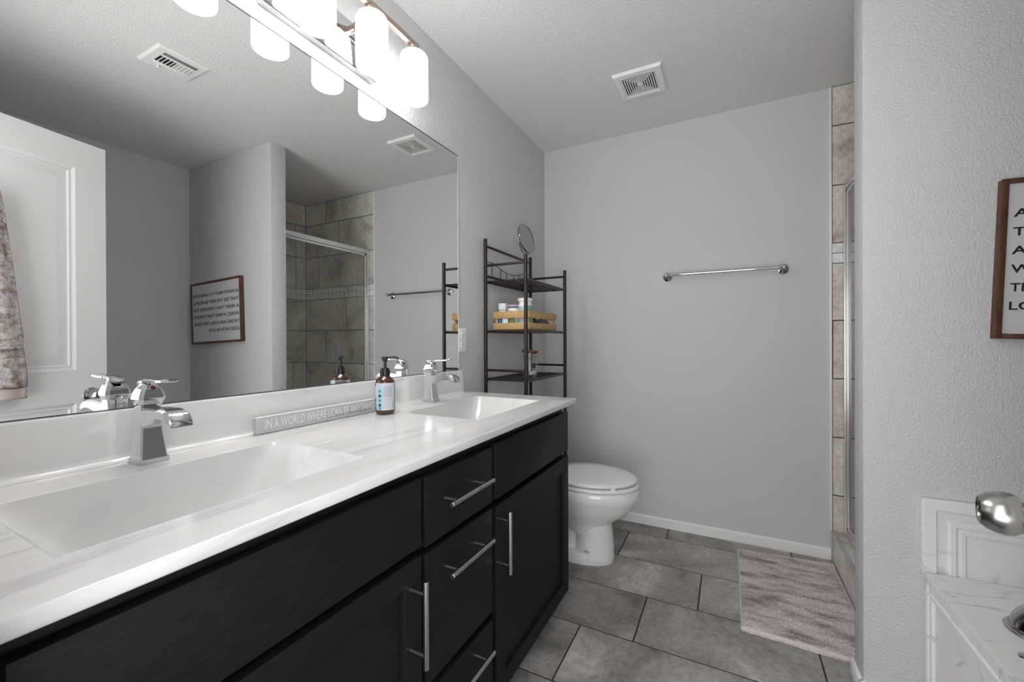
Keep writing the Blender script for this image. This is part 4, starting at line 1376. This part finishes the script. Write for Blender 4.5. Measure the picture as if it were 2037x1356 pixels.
d = (p1 - p0).normalized(); sd_ = Vector((-d.y, d.x, 0)).normalized(); u_ = sd_.cross(d)
for s, wd, hh in ((-0.2, 0.004, 0.003), (-0.1, 0.013, 0.007), (0.2, 0.013, 0.007), (0.55, 0.011, 0.0055), (0.85, 0.013, 0.005), (0.96, 0.011, 0.004), (1.0, 0.005, 0.002)):
    c = p0.lerp(p1, s)
    rings.append([c + sd_ * wd * math.cos(a) + u_ * hh * abs(1) * math.sin(a) for a in [2 * PI * k / 14 for k in range(14)]])
loft(bm, rings); obj('lever', bm, BLACKCHROME, th, angle=50)

# ---------------------------------------------------------------- framed sign on the wing wall
fsx0, fsx1, fsz0, fsz1 = 1.802, 2.432, 1.131, 1.577
fs = thing('framed_sign', 'square framed text sign in dark wood on the wall above the bathtub', 'sign', ((fsx0 + fsx1) / 2, YW0, (fsz0 + fsz1) / 2))
fwid = 0.014
yf = YW0 - 0.026
for lo, hi in (((fsx0, yf, fsz0), (fsx0 + fwid, YW0 - 0.001, fsz1)), ((fsx1 - fwid, yf, fsz0), (fsx1, YW0 - 0.001, fsz1)),
               ((fsx0 + fwid, yf, fsz0), (fsx1 - fwid, YW0 - 0.001, fsz0 + fwid)), ((fsx0 + fwid, yf, fsz1 - fwid), (fsx1 - fwid, YW0 - 0.001, fsz1))):
    bm = B(); box(bm, lo, hi, 0.001); obj('frame_side', bm, WALNUT, fs)
bm = B(); box(bm, (fsx0 + fwid, yf + 0.006, fsz0 + fwid), (fsx1 - fwid, YW0 - 0.003, fsz1 - fwid)); obj('panel', bm, CANVAS, fs, angle=0)
LINES = [('ALWAYS PRAY TO HAVE EYES', 0.578), ('THAT SEE THE BEST IN PEOPLE,', 0.575), ('A HEART THAT FORGIVES THE', 0.572), ('WORST, A MIND THAT FORGETS', 0.57), ('THE BAD, AND A SOUL THAT NEVER', 0.565), ('LOSES FAITH IN GOD.', 0.385)]
for k, (t_, wd) in enumerate(LINES):
    bm = B()
    hgt = 0.0225 + (0.004 if ',' in t_ else 0)
    zl = fsz1 - 0.1065 - 0.0517 * k - (0.004 if ',' in t_ else 0)
    text_mesh(bm, t_, axes((fsx0 + 0.028, yf + 0.0062, zl), (1, 0, 0), (0, 0, 1), (0, -1, 0)), wd, hgt, bold=0.016, depth=0.0006)
    obj('lettering', bm, INK, fs, angle=0)
fs.rotation_euler = (0, D2R(2.2), 0)

# ---------------------------------------------------------------- entry door, swung open beside the camera
E_ = Vector((1.524, 0.892, 0))
dd = Vector((0.2087, 0.978, 0)).normalized()
nn = Vector((-dd.y, dd.x, 0))            # towards the vanity
DW, DT, DZ0, DZ1 = 0.762, 0.035, 0.02, 2.06
H0 = E_ - dd * DW
door = bpy.data.objects.new('door_1', None)
COL.objects.link(door); door.location = (H0.x, H0.y, 0); ORG[door.name] = Vector((H0.x, H0.y, 0))
struct(door, 'white two-panel door standing open, seen in the mirror', 'door')
bm = B()
def dpt(a, b, h):     # a along the door from hinge, b height, h out of the vanity-side face
    return H0 + dd * a + nn * h + Vector((0, 0, b))
PAN = [(0.115, 1.015, DW - 0.115, 1.935), (0.115, 0.20, DW - 0.115, 0.865)]
xs = [0, 0.115, DW - 0.115, DW]
zs = [DZ0, 0.20, 0.865, 1.015, 1.935, DZ1]
for side in (1, -1):
    off = 0.0 if side == 1 else -DT
    gvs = {}
    for i, a in enumerate(xs):
        for j, b in enumerate(zs):
            gvs[i, j] = bm.verts.new(dpt(a, b, off))
    for i in range(3):
        for j in range(5):
            if i == 1 and j in (1, 3):
                continue
            bm.faces.new((gvs[i, j], gvs[i + 1, j], gvs[i + 1, j + 1], gvs[i, j + 1]))
    for (a0, b0, a1, b1) in PAN:
        rect_rings(bm, dpt(a0, b0, off), dd, (0, 0, 1), nn * side, a1 - a0, b1 - b0,
                   [(0.0, 0.0), (0.004, -0.003), (0.012, -0.006), (0.020, -0.005), (0.026, -0.010), (0.032, -0.010), (0.060, -0.0035), (0.064, -0.0035)])
q0 = [dpt(0, DZ0, 0), dpt(DW, DZ0, 0), dpt(DW, DZ1, 0), dpt(0, DZ1, 0)]
q1 = [dpt(0, DZ0, -DT), dpt(DW, DZ0, -DT), dpt(DW, DZ1, -DT), dpt(0, DZ1, -DT)]
a_ = [bm.verts.new(p) for p in q0]; b_ = [bm.verts.new(p) for p in q1]
for i in range(4):
    j = (i + 1) % 4
    bm.faces.new((a_[i], a_[j], b_[j], b_[i]))
bmesh.ops.remove_doubles(bm, verts=bm.verts, dist=1e-5)
obj('door_slab', bm, DOOR_WHITE, door, angle=20)
KZ_ = 0.898
for side in (1, -1):
    kp = dpt(DW - 0.062, KZ_, 0 if side == 1 else -DT)
    bm = B(); lathe(bm, [(0, 0), (0.0325, 0), (0.033, 0.002), (0.031, 0.006), (0.024, 0.009), (0.014, 0.011)], kp, nn * side, 36); ro = obj('rosette', bm, NICKEL, door)
    bm = B()
    lathe(bm, [(0.0125, 0.008), (0.0125, 0.018), (0.017, 0.021), (0.0240, 0.026), (0.0282, 0.033), (0.0294, 0.041), (0.0284, 0.050), (0.0250, 0.058), (0.0196, 0.0645), (0.0184, 0.0655), (0.0172, 0.0650), (0.0160, 0.0625), (0.0, 0.0620)], kp, nn * side, 44)
    kn = obj('door_knob', bm, NICKEL, door, angle=60)
    bm = B(); lathe(bm, [(0.005, 0.0618), (0.005, 0.0655), (0.0035, 0.0665), (0, 0.0668)], kp, nn * side, 20); obj('lock_button', bm, CHROME, kn)
for z in (0.25, 1.05, 1.85):
    bm = B(); cyl(bm, tuple(dpt(-0.004, z - 0.045, 0.004)), tuple(dpt(-0.004, z + 0.045, 0.004)), 0.006, 12); obj('hinge', bm, NICKEL, door)

# ---- towel hanging on the door (its edge shows in the mirror)
hk = thing('over_door_hook', 'metal hook over the top of the open door', 'hook', tuple(dpt(0.345, DZ1, 0)))
bm = B()
tube(bm, [dpt(0.345, 2.0, -DT - 0.003), dpt(0.345, DZ1 + 0.003, -DT - 0.003), dpt(0.345, DZ1 + 0.003, 0.003), dpt(0.345, 1.76, 0.003), dpt(0.345, 1.715, 0.012), dpt(0.345, 1.70, 0.035), dpt(0.345, 1.735, 0.055)], 0.0028, 8)
obj('hook', bm, NICKEL, hk)
tw = thing('bath_towel', 'taupe terry bath towel hanging on the white door at the left edge of the mirror', 'towel', tuple(dpt(0.345, 0.915, 0.05)))
def drape(z0, z1, wtop, wbot, th, cen, nz, seed, ragged=0.0):
    rnd = random.Random(seed)
    rings = []
    for j in range(nz + 1):
        t = j / nz
        z = z1 + (z0 - z1) * t
        hw = wtop + (wbot - wtop) * min(1, t * 1.08) ** 0.85
        n = 64
        ring = []
        for i in range(n):
            a = 2 * PI * i / n
            c, s = math.cos(a), math.sin(a)
            fold = 1 + 0.25 * math.sin(i * 6 * 2 * PI / n + 0.8 * t) * (0.4 + 0.6 * (1 - t))
            x = hw * math.copysign(abs(c) ** 0.7, c)
            y = th * (0.8 + 0.4 * t) * math.copysign(abs(s) ** 0.7, s) * fold
            jx_, jy_ = rnd.uniform(-0.0015, 0.0015), rnd.uniform(-0.0015, 0.0015)
            ring.append(dpt(0.345 + x + jx_, z, cen + y + jy_))
        rings.append(ring)
    return rings
bm = B()
loft(bm, drape(0.962, 1.735, 0.035, 0.122, 0.020, 0.036, 110, 1)); obj('long_layer', bm, TOWEL, tw, angle=180)
bm = B(); loft(bm, drape(0.915, 0.960, 0.118, 0.120, 0.0205, 0.036, 6, 5)); obj('hem_band', bm, TOWELBAND, tw, angle=180)
bm = B(); loft(bm, drape(1.115, 1.745, 0.042, 0.106, 0.024, 0.043, 100, 3)); obj('short_layer', bm, TOWEL, tw, angle=180)
